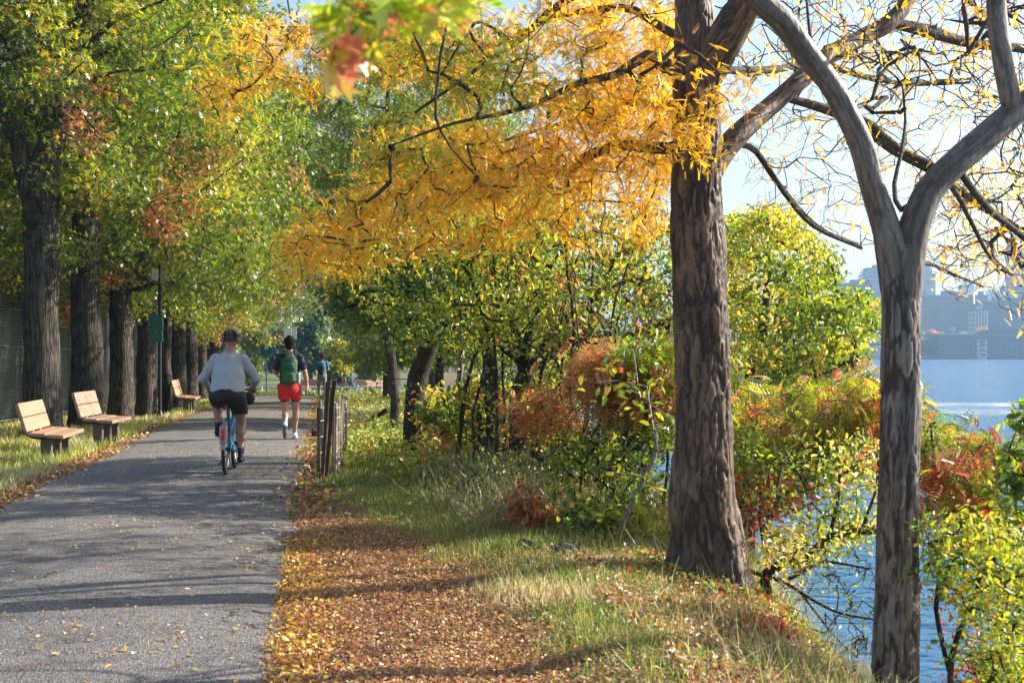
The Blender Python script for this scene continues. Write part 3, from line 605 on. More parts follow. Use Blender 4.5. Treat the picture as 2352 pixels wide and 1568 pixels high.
# ---- oaks along the left of the path
def oak(seed, H=14.0, rad=4.6, base=3.4, ntip=760, kleaf=60, r0=0.37, skel=None, lean=0.0, pals=(GRN, ORG, YGR), thr=(0.67, 0.58), lsize=0.155, spread=0.5, tmpl=T_OAK, bark=None, oneside=None, up=0.22, keep=None, orange=None):
    g = Grow(seed); rng = g.rng
    if skel is None:
        skel = [[[0, 0, -0.2, r0 * 1.45], [0, 0, 0.25, r0 * 1.12], [0, 0, 1.0, r0], [lean * 0.3, 0, 4, r0 * 0.86], [lean * 0.6, 0.1, 7.5, r0 * 0.62], [lean, 0, H * 0.75, r0 * 0.34], [lean, 0, H * 0.95, r0 * 0.1]]]
    i0 = None
    for k, q in enumerate(skel):
        g.skeleton(q, 0.3, wig=0.05 if k == 0 else 0.08, live_from=(base - 0.9) / H if k == 0 else 0.1)
    T = np.zeros((0, 3))
    while len(T) < ntip:
        q = rng.uniform(-1, 1, (4000, 3)); rr = np.hypot(q[:, 0], q[:, 1]); u = (q[:, 2] + 1) / 2
        prof = np.where(u < 0.25, 0.75 + u, 1.0 - ((u - 0.25) / 0.78) ** 2.2 * 0.9)
        q = q[(rr < prof) & (rr > 0.25 * prof)]; z = base + (H - base) * (q[:, 2] + 1) / 2
        w = np.stack([q[:, 0] * rad, q[:, 1] * rad, z - 0.10 * rad * np.hypot(q[:, 0], q[:, 1]) ** 2], -1)
        w = w[fbm(w * 0.75, seed, 2) > 0.45]
        if oneside is not None: w = w[w[:, 0] * oneside > -rad * 0.55]
        T = np.concatenate([T, w])
    T = T[:ntip]; g.grow(T, up=up, step=0.35, wig=0.06, curve=0.14, tipr=0.0065)
    V, F = g.tubes(); pos, A, Nn, _ = g.leaf_sites(kleaf, spread, 3, 0.25)
    if keep is not None: m = keep(pos); pos, A, Nn = pos[m], A[m], Nn[m]
    c = blend_pal(rng, pos + seed, pals, 0.42, seed, thr)
    for q_, r_ in (orange or []): m = np.linalg.norm((pos - q_) / np.array([r_, 3.0, r_]), axis=1) + rng.normal(0, 0.12, len(pos)) < 1; c[m] = jitter(rng, pick(rng, ORG[:3], int(m.sum())))
    tr = mesh_obj('trunk', V, F, bark or M_OAK, None, smooth=True)
    cr = scatter('crown', tmpl, pos, A, Nn, rng.uniform(0.7, 1.15, len(pos)) * lsize, c, M_LEAF)
    return tr, cr
def plant(name, label, cat, loc, meshes, rz=0.0, sc=1.0, group=None):
    t = thing(name, label, cat, loc, rz, group); t.scale = (sc, sc, sc)
    for m in meshes:
        if m.parent is None and not m.get('used'): m['used'] = 1; o = m
        else: o = m.copy(); COL.objects.link(o)
        o.parent = t
    return t
OG = 'oaks lined up along the left of the path'
def rel(pts, o): return [[p[0] - o[0], p[1] - o[1], p[2] - o[2], p[3]] for p in pts]
o1 = G(97, 28.6)
sk1 = [rel([[o1[0] + 0.05, 28.6, o1[2] - 0.25, 0.50], [o1[0] + 0.03, 28.6, o1[2] + 0.3, 0.40]] + S([(95, 820, 28.6, 82), (93, 640, 28.6, 80), (95, 480, 28.6, 84), (105, 400, 28.6, 74), (118, 330, 28.6, 62), (128, 250, 28.5, 56), (150, 160, 28.4, 46), (175, 80, 28.3, 42), (200, -20, 28.2, 40), (225, -200, 28, 30), (240, -420, 28, 14)]), o1),
       rel(S([(88, 520, 28.6, 50), (62, 420, 28.5, 46), (45, 350, 28.4, 42), (22, 285, 28.3, 40), (-30, 200, 28.1, 36), (-90, 60, 28, 26), (-140, -150, 28, 14)]), o1),
       rel(S([(105, 360, 28.6, 26), (90, 300, 28.9, 20), (70, 240, 29.2, 16), (40, 160, 29.6, 12), (0, 60, 30, 8)]), o1),
       rel(S([(165, 125, 28.4, 14), (230, 60, 27.6, 12), (300, 20, 26.8, 8), (370, -10, 26, 5)]), o1),
       rel(S([(140, 215, 28.5, 12), (200, 190, 27.7, 9), (290, 165, 27, 6), (380, 160, 26.4, 4)]), o1)]
tr1 = oak(301, 14.5, 5.0, 4.6, 800, 50, 0.38, skel=sk1, thr=(0.70, 0.62), keep=lambda p: ~((p[:, 1] < 0.3) & (np.abs(p[:, 0] - 0.19 - (p[:, 2] - 5.7) * 0.235) < 0.42) & (np.abs(p[:, 2] - 6.0) < 3.2)), orange=[(P(215, 215, 28) - o1, 0.42), (P(225, 320, 27.5) - o1, 0.5), (P(190, 290, 28) - o1, 0.3)])
plant('oak_tree', 'nearest oak, its trunk forking into two above the first bench', 'tree', o1, tr1, group=OG)
V_A = oak(311, 14.5, 5.2, 3.6, 1000, 58, 0.36, thr=(0.68, 0.66)); V_B = oak(322, 15.5, 5.4, 3.4, 1000, 58, 0.33, thr=(0.70, 0.66)); V_D = oak(355, 17.5, 8.2, 4.3, 1500, 56, 0.34, thr=(0.74, 0.60), pals=(GRN, ORG, GRND), spread=0.6, orange=[(np.array([1.5, -6.0, 5.6]), 1.0)]); V_C = oak(333, 13.5, 5.0, 3.1, 900, 56, 0.30, thr=(0.64, 0.60))
rowl = ['second oak from the left, straight trunk rising just behind the slatted bench with streaked boards', 'third oak in the row, with a pale sunlit strip down its right side', 'dark oak trunk just left of the green sign on its pole', 'oak standing behind the farthest of the left benches',
        'slim dark oak right of the farthest left bench', 'thin far oak whose trunk shows just left of the cyclist', 'farthest oak of the row, its trunk close to the cyclist\'s left shoulder']
rows = [(199, 31.8, 1.0, V_A, 0.6), (277, 35.6, 0.93, V_B, 2.0), (334, 38.6, 0.9, V_C, 3.9), (407, 45.0, 0.84, V_A, 4.2), (437, 51, 0.90, V_D, 0.0), (464, 57, 0.82, V_C, 1.2), (492, 66, 1.0, V_D, 0.5)]
for (px, D, s_, v, rz), lb in zip(rows, rowl): plant('oak_tree', lb, 'tree', G(px, D), v, rz, s_, OG)
plant('oak_tree', 'slim grey trunk lit by the sun behind the green sign pole', 'tree', G(383, 40.5), oak(344, 12.5, 3.6, 4.6, 360, 40, 0.17), 0.4, 0.95, OG)
# trees beyond the sports fence
BG = 'trees behind the tall mesh fence'
for (x, y, s_, v, rz, lb) in [(-16.5, 33, 1.0, V_B, 1, 'green tree behind the mesh fence at the left edge'), (-21, 44, 1.15, V_A, 2.2, 'broad tree behind the mesh fence, left of the second trunk'), (-19, 58, 1.1, V_C, 4, 'tree behind the mesh fence beyond the third trunk'), (-30, 52, 1.3, V_B, 5, 'tall crown far behind the mesh fence at left'), (-24, 76, 1.3, V_C, 0.5, 'green crown seen high between the oak crowns'), (-42, 80, 1.6, V_A, 0.5, 'large crown at the back of the ground behind the fence')]:
    plant('leafy_tree', lb, 'tree', (x, y, gz1(x, y) - 0.05), v, rz, s_, BG)

# ---- taller trees on the right of the path, further on
MG = 'green trees on the right of the path'
V_E = oak(366, 14.5, 5.6, 5.4, 1200, 52, 0.20, thr=(0.72, 0.60)); W_A = oak(401, 13, 5.6, 3.0, 900, 50, 0.26, pals=(GRND, YGR, GRN), thr=(0.66, 0.52), bark=M_DARKB, lsize=0.16)
W_B = oak(412, 12, 5.0, 2.7, 850, 50, 0.22, pals=(GRN, YGR, GRND), thr=(0.58, 0.60), bark=M_DARKB, lsize=0.15, tmpl=T_FOLD)
for (px, D, s_, v, rz, lb) in [(1010, 31, 0.45, W_B, 1.0, 'low green tree beside the leaning trunk'), (893, 48, 1.0, V_E, 1.0, 'tall green tree with a high crown over the far part of the path'), (975, 44, 0.47, W_A, 2.5, 'low dark green tree just right of the path beyond the leaning trunk'), (905, 66, 0.62, W_B, 0.3, 'bushy tree with low boughs above the people on the far bench'), (1010, 50, 0.6, W_B, 3.9, 'green tree behind the thicket, right of the far benches'),
                               (1130, 34, 0.55, W_B, 5.1, 'yellow green tree behind the gnarled one'), (1000, 76, 1.45, W_A, 4.1, 'big crown far back on the right of the path'), (1220, 60, 0.7, W_B, 0.9, 'tree by the river far behind the thick trunk'), (885, 88, 0.7, W_B, 2.0, 'yellow green tree beyond the far benches'), (905, 118, 1.5, V_D, 2.0, 'tall crown filling the gap between oaks and locust, farthest of the right hand trees')]:
    plant('leafy_tree', lb, 'tree', G(px, D), v, rz, s_, MG)

# ---- generic bush / small tree given by its outline
def bush(name, label, cat, seed, skels, poly, n, d0, d1, k, spread, tmpl, size, pals, thr=(0.6,), scale=0.8, up=0.1, tipr=0.003, bark=None, droop=0.2, clump=0.40, cs=1.6, group=None, step=0.14, curve=0.18, W=None, live=0.15, extra=None, wig=0.02, gloss=None):
    g = Grow(seed); rng = g.rng; t = thing(name, label, cat, group=group)
    for q in skels:
        q = S(q); x, y, z, r = q[0]; zg = gz1(x, y)
        if z > zg + 0.06 and (len(g.skel) == 0 or np.min(np.linalg.norm(g.p[:g.n] - np.array([x, y, z]), axis=1)) > 0.25):
            q = [[x + 0.04, y, zg - 0.2, r * 1.3], [x + 0.02, y, zg + 0.4 * (z - zg), r * 1.1]] + q      # down to the bank it grows from
        g.skeleton(q, step, wig=0.05, live_from=live)
    T = cloud(rng, poly, n, d0, d1, clump, cs, seed)
    if extra is not None: T = np.concatenate([T, cloud(rng, *extra)])
    T[:, 2] = np.maximum(T[:, 2], gz(T[:, 0], T[:, 1]) + 0.08)
    g.grow(T, up=up, step=step, wig=wig, curve=curve, tipr=tipr)
    V, F = g.tubes(); mesh_obj('trunk' if cat == 'tree' else 'stems', V, F, bark or M_DARKB, t, smooth=True)
    pos, A, Nn, _ = g.leaf_sites(k, spread, 3, droop); c = blend_pal(rng, pos, pals, scale, seed, thr)
    scatter('crown' if cat == 'tree' else 'foliage', tmpl, pos, A, Nn, rng.uniform(*size, len(pos)), c, M_LEAF, t)
    return t
def foot(px, D, w, dz=-0.12): p = G(px, D, dz); return (px, HOR + (CAMZ - p[2]) / D * FPX, D, w)

bush('gnarled_tree', 'gnarled low tree with dark spreading boughs in the middle thicket', 'tree', 501,
     [[foot(1187, 16.5, 44), (1187, 1000, 16.5, 40), (1192, 900, 16.5, 38), (1210, 850, 16.5, 34), (1190, 800, 16.4, 26), (1150, 720, 16.2, 20), (1110, 640, 16, 14), (1000, 590, 15.8, 9), (905, 560, 15.5, 6)],
      [(1205, 860, 16.5, 24), (1260, 820, 16.6, 24), (1330, 790, 16.8, 24), (1420, 770, 17, 20), (1540, 735, 17.2, 14), (1660, 700, 17.3, 8)],
      [(1200, 850, 16.4, 26), (1215, 760, 16.2, 20), (1250, 700, 16.0, 16), (1260, 620, 16.2, 8), (1300, 560, 16, 5)],
      [(1150, 720, 16.2, 14), (1090, 720, 15.9, 12), (1020, 740, 15.6, 9), (940, 730, 15.3, 6)], [(1195, 830, 16.4, 20), (1130, 770, 15.6, 16), (1090, 690, 15.2, 12), (1060, 610, 15, 8)], [(1215, 850, 16.4, 20), (1290, 740, 15.6, 14), (1400, 660, 15.2, 10), (1500, 640, 15, 7)],
      [(1330, 790, 16.8, 14), (1375, 700, 17, 12), (1385, 600, 17.1, 9), (1350, 560, 17, 6)]],
     [(820, 690), (840, 560), (960, 480), (1150, 460), (1330, 470), (1550, 500), (1600, 620), (1580, 780), (1400, 790), (1240, 800), (1050, 790), (920, 800), (850, 770)],
     640, 14.6, 18.5, 17, 0.24, T_FOLD, (0.05, 0.09), (GRN, YGR, GRND), (0.50, 0.62), 0.9, up=0.15, tipr=0.0060, clump=0.45)
bush('leaning_tree', 'dark trunk leaning to the right beside the grass, with green leaves high up', 'tree', 502,
     [[foot(942, 20.5, 50, -0.2), (945, 1020, 20.5, 46), (952, 930, 20.5, 44), (960, 870, 20.5, 46), (985, 790, 20.4, 42), (1005, 720, 20.3, 34), (1020, 640, 20.2, 26), (1040, 540, 20, 18), (1060, 430, 20, 10)],
      [(1000, 730, 20.3, 16), (940, 700, 20, 12), (880, 690, 19.6, 9), (800, 700, 19.2, 5)], [(1020, 640, 20.2, 14), (1090, 600, 20.2, 11), (1180, 590, 20.2, 7)]],
     [(740, 640), (860, 560), (1000, 500), (1200, 500), (1240, 640), (1100, 700), (960, 730), (840, 760), (760, 740)], 420, 18.5, 22, 34, 0.32, T_FOLD, (0.07, 0.12), (GRN, YGR, GRND), (0.58, 0.54), 0.5, up=0.2, tipr=0.004)
bush('waterside_tree', 'yellow green tree standing over the water between the two bark-plated trunks', 'tree', 503,
     [[(1700, 1010, 17, 44), (1720, 900, 17, 40), (1740, 800, 17, 30), (1760, 690, 17, 20), (1770, 600, 17, 12), (1760, 520, 17, 6)], [(1735, 830, 17, 18), (1820, 760, 17, 14), (1900, 720, 17, 9), (1990, 720, 17, 5)], [(1725, 900, 17, 18), (1800, 860, 16.5, 14), (1890, 830, 16, 9), (1960, 830, 15.6, 5)]],
     [(1640, 520), (1720, 480), (1830, 490), (1900, 560), (1940, 640), (2010, 690), (2035, 740), (1980, 760), (1960, 800), (1990, 850), (1960, 900), (1860, 930), (1640, 930)], 700, 15, 19, 26, 0.22, T_FOLD, (0.05, 0.09), (YGR, GRN, LYEL), (0.54, 0.64), 0.6, up=0.1, tipr=0.0035, clump=0.45)
bush('sumac_shrub', 'orange brown sumac with drooping leaves left of the thick trunk', 'shrub', 511,
     [[foot(1350, 14.0, 16), (1345, 1050, 14, 13), (1320, 950, 14, 10), (1300, 880, 14, 6)], [foot(1370, 14.0, 16), (1420, 1030, 13.9, 14), (1450, 930, 13.8, 10), (1440, 850, 13.7, 6)], [foot(1330, 14.2, 12), (1290, 1050, 14.3, 10), (1260, 960, 14.4, 6)]],
     [(1190, 900), (1330, 850), (1360, 790), (1500, 780), (1560, 800), (1570, 940), (1480, 960), (1400, 920), (1280, 970), (1180, 960)], 170, 12.2, 13.3, 13, 0.24, T_SUMAC, (0.12, 0.22), (ORG, YGR, GRN), (0.55, 0.6), 0.8, droop=0.6, up=0.3)
bush('sumac_shrub', 'green and red sumac over the water between the two trunks', 'shrub', 512,
     [[(1720, 1130, 13, 16), (1760, 1040, 13, 14), (1800, 960, 13, 9), (1830, 900, 13, 5)], [(1760, 1120, 13.4, 14), (1860, 1030, 13.2, 12), (1950, 960, 13, 9), (2060, 910, 12.8, 5)], [(1700, 1120, 13, 10), (1700, 1000, 13, 6)]],
     [(1680, 880), (1790, 900), (1900, 880), (1990, 850), (2090, 890), (2120, 1000), (2000, 1050), (1850, 1040), (1690, 1040)], 300, 11.8, 14.4, 11, 0.24, T_SUMAC, (0.10, 0.20), (YGR, GRN, ORG, RED), (0.50, 0.60, 0.655), 5.0, droop=0.6, up=0.2)
bush('yellow_leaved_shrub', 'pale yellow leaves on dark crooked limbs hanging over the water right of the thick trunk', 'shrub', 513,
     [[(1752, 1306, 10.6, 22), (1800, 1275, 10.6, 24), (1860, 1262, 10.6, 20), (1905, 1225, 10.6, 18), (2000, 1212, 10.6, 15), (2120, 1200, 10.5, 10)], [(1905, 1225, 10.6, 10), (1925, 1150, 10.6, 8), (1935, 1080, 10.6, 5)], [(1850, 1262, 10.6, 8), (1760, 1220, 10.8, 7), (1790, 1140, 10.9, 4)], [(1980, 1212, 10.6, 8), (2010, 1120, 10.6, 6), (2020, 1050, 10.6, 4)]],
     [(1720, 1040), (1850, 1010), (2020, 1030), (2110, 1100), (2100, 1240), (1960, 1260), (1840, 1310), (1770, 1340), (1730, 1240), (1780, 1150)], 170, 9.6, 11.6, 15, 0.20, T_FOLD, (0.028, 0.062), (LYEL, GRN, YGR, RED), (0.52, 0.58, 0.66), 1.6, bark=M_DARKB)
bush('green_shrub', 'mixed green shrub with a few red leaves rising behind the pale yellow one', 'shrub', 514,
     [[(1690, 1200, 12.4, 14), (1730, 1110, 12.4, 10), (1760, 1050, 12.4, 6)], [(1700, 1210, 12.2, 14), (1830, 1130, 12.2, 10), (1900, 1060, 12.2, 6)]],
     [(1680, 1000), (1850, 1000), (2030, 1000), (2040, 1080), (1900, 1130), (1780, 1190), (1690, 1180)], 150, 11.2, 13.2, 26, 0.22, T_FOLD, (0.035, 0.07), (GRN, YGR, RED, GRND), (0.58, 0.66, 0.6), 1.0)
bush('red_leaved_shrub', 'red and green shrub right of the slender trunk with the river behind', 'shrub', 515,
     [[(2080, 1230, 9.0, 16), (2130, 1180, 9, 14), (2180, 1130, 9, 10), (2240, 1130, 9, 6)], [(2120, 1190, 9, 9), (2150, 1080, 9, 7), (2140, 980, 9, 4)], [(2180, 1130, 9, 7), (2230, 1070, 9, 5), (2280, 1010, 9, 3)]],
     [(2110, 930), (2160, 960), (2230, 1000), (2290, 1000), (2300, 1120), (2310, 1200), (2240, 1230), (2150, 1170), (2105, 1100)], 150, 8.2, 9.8, 10, 0.18, T_SUMAC, (0.08, 0.14), (RED, YGR, GRN, ORG), (0.52, 0.52, 0.6), 4.5, droop=0.4)
bush('green_shrub', 'leafy green and yellow shrub in the lower right corner', 'shrub', 516,
     [[(2200, 1720, 7.9, 18), (2180, 1500, 7.9, 14), (2230, 1380, 7.9, 10), (2270, 1280, 7.9, 5)], [(2200, 1720, 7.9, 16), (2290, 1500, 7.6, 12), (2350, 1380, 7.6, 8)], [(2195, 1600, 7.9, 12), (2150, 1400, 8.1, 12), (2200, 1290, 8.2, 13), (2300, 1330, 8.1, 10)], [(2200, 1720, 7.9, 14), (2330, 1450, 8.2, 10), (2360, 1250, 8.2, 5)]],
     [(2110, 1210), (2200, 1180), (2290, 1200), (2400, 1240), (2420, 1640), (2240, 1600), (2170, 1520), (2230, 1430), (2160, 1370), (2110, 1300)], 300, 7.2, 8.9, 20, 0.16, T_FOLD, (0.024, 0.055), (GRN, YGR, LYEL, RED), (0.61, 0.68, 0.68), 1.2)
bush('green_shrub', 'darker green twiggy shrub at the right edge above the leafy corner one', 'shrub', 517,
     [[(2420, 1300, 8.6, 14), (2360, 1180, 8.6, 10), (2320, 1080, 8.6, 6), (2330, 960, 8.6, 3)]],
     [(2290, 1050), (2330, 930), (2420, 900), (2430, 1250), (2320, 1230), (2280, 1140)], 80, 8.0, 9.4, 15, 0.13, T_FOLD, (0.05, 0.08), (GRN, GRND, YGR), (0.55, 0.62), 1.0)
bush('bare_shrub', 'leafless tangle of dark twigs in front of the river, left of the slender trunk', 'shrub', 518,
     [[(1700, 1300, 11.2, 11), (1810, 1340, 11, 9), (1900, 1300, 10.8, 7), (2010, 1310, 10.6, 4)], [(1800, 1335, 11, 8), (1900, 1390, 10.6, 7), (2030, 1420, 10.2, 4)], [(1830, 1350, 11, 6), (1900, 1440, 10.8, 5), (1960, 1500, 10.6, 3)]],
     [(1740, 1290), (1900, 1260), (2050, 1280), (2060, 1480), (1950, 1520), (1840, 1470), (1770, 1380)], 190, 9.6, 11.6, 1, 0.1, T_FOLD, (0.03, 0.05), (GRN,), (), bark=M_DARKB, curve=0.3, tipr=0.0022, wig=0.03, clump=0)
TG = 'shrubs of the thicket left of the thick trunk'
thick = [
    ('bright green shrub with thin upright stems at the left foot of the thick trunk', 521, [[foot(1330, 13, 9), (1335, 1000, 13, 5)], [foot(1340, 13, 10), (1385, 1100, 13, 8), (1470, 980, 13, 5)], [foot(1350, 13, 16), (1420, 1080, 13, 14), (1480, 1010, 13, 13), (1560, 950, 13, 10)], [foot(1360, 12.6, 14), (1440, 1130, 12.8, 12), (1500, 1040, 13, 8)]], [(1240, 960), (1380, 930), (1540, 950), (1550, 1090), (1500, 1180), (1440, 1270), (1320, 1270), (1250, 1160)], 230, 12.2, 14, 13, 0.15, (0.04, 0.08), (GRN, YGR, GRND), (0.50, 0.62)),
    ('leafy green clump low on the bank below the orange sumac', 522, [[foot(1410, 12.2, 8), (1380, 1200, 12.2, 5)], [foot(1410, 12.2, 8), (1450, 1210, 12.2, 5)]], [(1290, 1190), (1390, 1140), (1500, 1170), (1500, 1260), (1420, 1290), (1300, 1280)], 110, 11.7, 12.8, 30, 0.15, (0.05, 0.085), (GRN, GRND, YGR), (0.55, 0.66)),
    ('yellow green saplings between the leaning trunk and the cut stump', 523, [[foot(1010, 19, 7), (1010, 960, 19, 4)], [foot(1060, 18, 7), (1050, 960, 18, 4)], [foot(975, 21, 7), (985, 930, 21, 4)]], [(960, 890), (1100, 880), (1120, 1000), (1080, 1080), (990, 1060)], 150, 17, 21.5, 20, 0.22, (0.07, 0.11), (YGR, GRN, ORG), (0.56, 0.62)),
    ('bushy mix of green and rusty leaves behind the cut stump', 524, [[foot(1150, 19, 10), (1150, 950, 19, 6)], [foot(1240, 19, 10), (1250, 950, 19, 6)]], [(1060, 880), (1300, 860), (1330, 1050), (1200, 1120), (1080, 1060)], 220, 17.5, 21, 24, 0.24, (0.07, 0.12), (YGR, GRN, ORG, RED), (0.54, 0.6, 0.7)),
    ('green shrub behind the thick trunk above the river rocks', 525, [[foot(1500, 19, 12), (1500, 980, 19, 7)], [foot(1420, 19, 10), (1430, 960, 19, 6)]], [(1380, 860), (1700, 840), (1690, 960), (1560, 1010), (1400, 1050)], 240, 17, 21, 26, 0.25, (0.07, 0.11), (GRN, YGR, GRND), (0.54, 0.6)),
    ('low dark brush under the gnarled tree', 526, [[foot(1120, 15, 5), (1120, 1120, 15, 3)], [foot(1180, 14.5, 5), (1190, 1140, 14.5, 3)], [foot(1050, 15.5, 5), (1050, 1110, 15.5, 3)]], [(960, 1080), (1120, 1040), (1260, 1060), (1290, 1180), (1180, 1210), (1060, 1180)], 240, 13.4, 16.5, 10, 0.16, (0.04, 0.07), (GRND, GRN, ORG), (0.58, 0.64)),
]
for lb, sd, sk, poly, n, d0, d1, k, sp, sz, pals, thr in thick:
    bush('green_shrub', lb, 'shrub', sd, sk, poly, n, d0, d1, int(k * 0.8), sp, T_FOLD, sz, pals, thr, 0.9, group=TG, tipr=0.0042, up=0.35)
bush('dead_fern_shrub', 'rust orange dried plant standing in the brush', 'shrub', 531, [[foot(1225, 13, 5), (1215, 1200, 13, 4), (1200, 1100, 13, 2)], [foot(1260, 12.6, 4), (1270, 1220, 12.6, 2)]],
     [(1170, 1190), (1180, 1110), (1215, 1090), (1240, 1180), (1300, 1220), (1320, 1270), (1230, 1280), (1190, 1240)], 90, 12.2, 13.4, 14, 0.08, T_KITE, (0.04, 0.09), ([(2, (0.45, 0.19, 0.06)), (1, (0.34, 0.13, 0.05))],), (), clump=0)
bush('fallen_leaf_shrub', 'low red leaved creeper on the bank at the lower right', 'shrub', 532, [[foot(1750, 8.6, 4), (1760, 1460, 8.6, 2)]], [(1720, 1440), (1790, 1430), (1810, 1480), (1740, 1500)], 26, 8.3, 8.9, 14, 0.09, T_FOLD, (0.04, 0.07), (RED,), (), clump=0)

# ---- bare trunks in the thicket
def stump(label, seed, pts, bark=None, name='tree_trunk', cat='tree'):
    g = Grow(seed); t = thing(name, label, cat, group='bare trunks in the thicket'); g.skeleton(S(pts), 0.15, wig=0.03); V, F = g.tubes()
    mesh_obj('trunk', V, F, bark or M_DARKB, t, smooth=True)
    g3 = Grow(seed + 1); sk = S(pts); g3.skeleton(sk, 0.15, live_from=0.6); top = np.array(sk[-1][:3]); g3.grow(g3.rng.normal(0, 0.55, (14, 3)) + top + np.array([0, 0, 0.7]), up=0.4, step=0.15, tipr=0.005); V, F = g3.tubes(); mesh_obj('branches', V, F, bark or M_DARKB, t, smooth=True)
    pos, A, Nn, _ = g3.leaf_sites(24, 0.3, 3); scatter('crown', T_FOLD, pos, A, Nn, g3.rng.uniform(0.06, 0.1, len(pos)), blend_pal(g3.rng, pos, (GRN, YGR), 0.8, seed, (0.55,)), M_LEAF, t)
stump('stout dark trunk standing in front of the sapling clump', 541, [foot(1112, 17.5, 46), (1116, 1000, 17.5, 44), (1122, 930, 17.5, 42), (1128, 860, 17.5, 34), (1120, 780, 17.5, 24)])
stump('dark trunk just left of the rust orange plant', 543, [foot(1238, 15.5, 30), (1236, 1040, 15.5, 28), (1240, 970, 15.5, 30), (1270, 930, 15.5, 22), (1310, 900, 15.4, 14)])
stump('thin grey trunk right beside the leaning one', 545, [foot(905, 26, 22), (907, 900, 26, 20), (900, 820, 26, 18), (885, 740, 26, 14)])
stump('pair of thin grey stems behind the leaning trunk', 547, [foot(1048, 22, 18), (1050, 950, 22, 16), (1058, 860, 22, 14), (1062, 770, 22, 12)], M_GREYB)
stump('thin stem slanting over the bank left of the thick trunk', 549, [foot(1402, 11.4, 11), (1440, 1180, 11.4, 11), (1480, 1100, 11.4, 10), (1508, 1035, 11.4, 8), (1500, 990, 11.4, 5)], M_GREYB)

# ---- thin saplings that fill the thicket
r_s = np.random.default_rng(808)
for k_, (px_s, D_s) in enumerate([(1010, 18.6), (1040, 17.2), (1075, 16.4), (1148, 15.8), (1165, 17.4), (1215, 17.8), (1268, 14.8), (1290, 16.2), (1312, 14.0), (1345, 15.2), (1372, 13.6), (1398, 14.6), (1430, 13.9), (1458, 15.4), (1490, 14.4), (1520, 13.6)]):
    g = Grow(900 + k_); b_ = G(px_s, D_s, -0.15); h_ = r_s.uniform(2.0, 3.4); ln = r_s.normal(0.15, 0.35, 2); w_ = r_s.uniform(0.016, 0.034); t = thing('sapling', 'thin dark stemmed sapling in the thicket left of the thick trunk', 'sapling', tuple(b_), 0, 'thin saplings of the thicket')
    g.skeleton([[0, 0, 0, w_], [ln[0] * 0.2, ln[1] * 0.2, h_ * 0.35, w_ * 0.85], [ln[0] * 0.8, ln[1] * 0.6, h_ * 0.75, w_ * 0.5], [ln[0] * 1.3, ln[1], h_, w_ * 0.2]], 0.15, wig=0.08, live_from=0.12)
    T_ = np.stack([r_s.normal(0, 0.42, 42) + ln[0] * 0.6, r_s.normal(0, 0.42, 42) + ln[1] * 0.5, r_s.uniform(0.25, h_ + 0.2, 42)], -1); g.grow(T_, up=0.5, step=0.12, wig=0.02, tipr=0.0038, curve=0.2); V, F = g.tubes(); mesh_obj('trunk', V, F, M_DARKB, t, smooth=True)
    pos, A, Nn, _ = g.leaf_sites(9, 0.17, 3, 0.3); scatter('crown', T_FOLD, pos, A, Nn, g.rng.uniform(0.04, 0.08, len(pos)), blend_pal(g.rng, pos + k_ * 3, (YGR if k_ % 3 else GRN, GRN, ORG, RED), 1.5, 950 + k_, (0.52, 0.66, 0.72)), M_LEAF, t)

# ---- near branch hanging into the top of the picture
def near_branch():
    g = Grow(601); rng = g.rng; t = thing('maple_branch', 'out of focus branch of green, yellow and red leaves hanging in at the top', 'branch')
    g.skeleton(S([(1330, -420, 2.9, 30), (1150, -200, 2.75, 24), (980, -60, 2.65, 14), (850, 20, 2.6, 8)]), 0.05, wig=0.01); g.skeleton(S([(860, 10, 2.6, 6), (820, 60, 2.55, 5), (790, 110, 2.5, 4)]), 0.03)
    T = np.concatenate([cloud(rng, [(740, -10), (1110, -20), (1090, 20), (980, 40), (840, 60), (760, 45)], 36, 2.45, 2.85), cloud(rng, [(755, 100), (850, 90), (850, 140), (760, 160)], 7, 2.45, 2.6)])
    g.grow(T, up=0, step=0.04, wig=0.004, tipr=0.0012); V, F = g.tubes(); mesh_obj('twigs', V, F, M_DARKB, t, smooth=True)
    pos, A, Nn, ix = g.leaf_sites(3, 0.035, 2, 0.5); c = jitter(rng, pick(rng, [(4, (0.30, 0.42, 0.03)), (3, (0.50, 0.52, 0.04)), (1, (0.45, 0.16, 0.05))], len(pos)), 0.12)
    m = ix >= 36; c[m] = jitter(rng, pick(rng, [(1.2, (0.66, 0.24, 0.12)), (2.5, (0.65, 0.48, 0.04)), (1, (0.20, 0.22, 0.03))], int(m.sum())), 0.1)
    scatter('leaves', T_OAK, pos, A, Nn, rng.uniform(0.06, 0.085, len(pos)), c, M_LEAF, t, W=rng.uniform(0.10, 0.13, len(pos)))
near_branch()
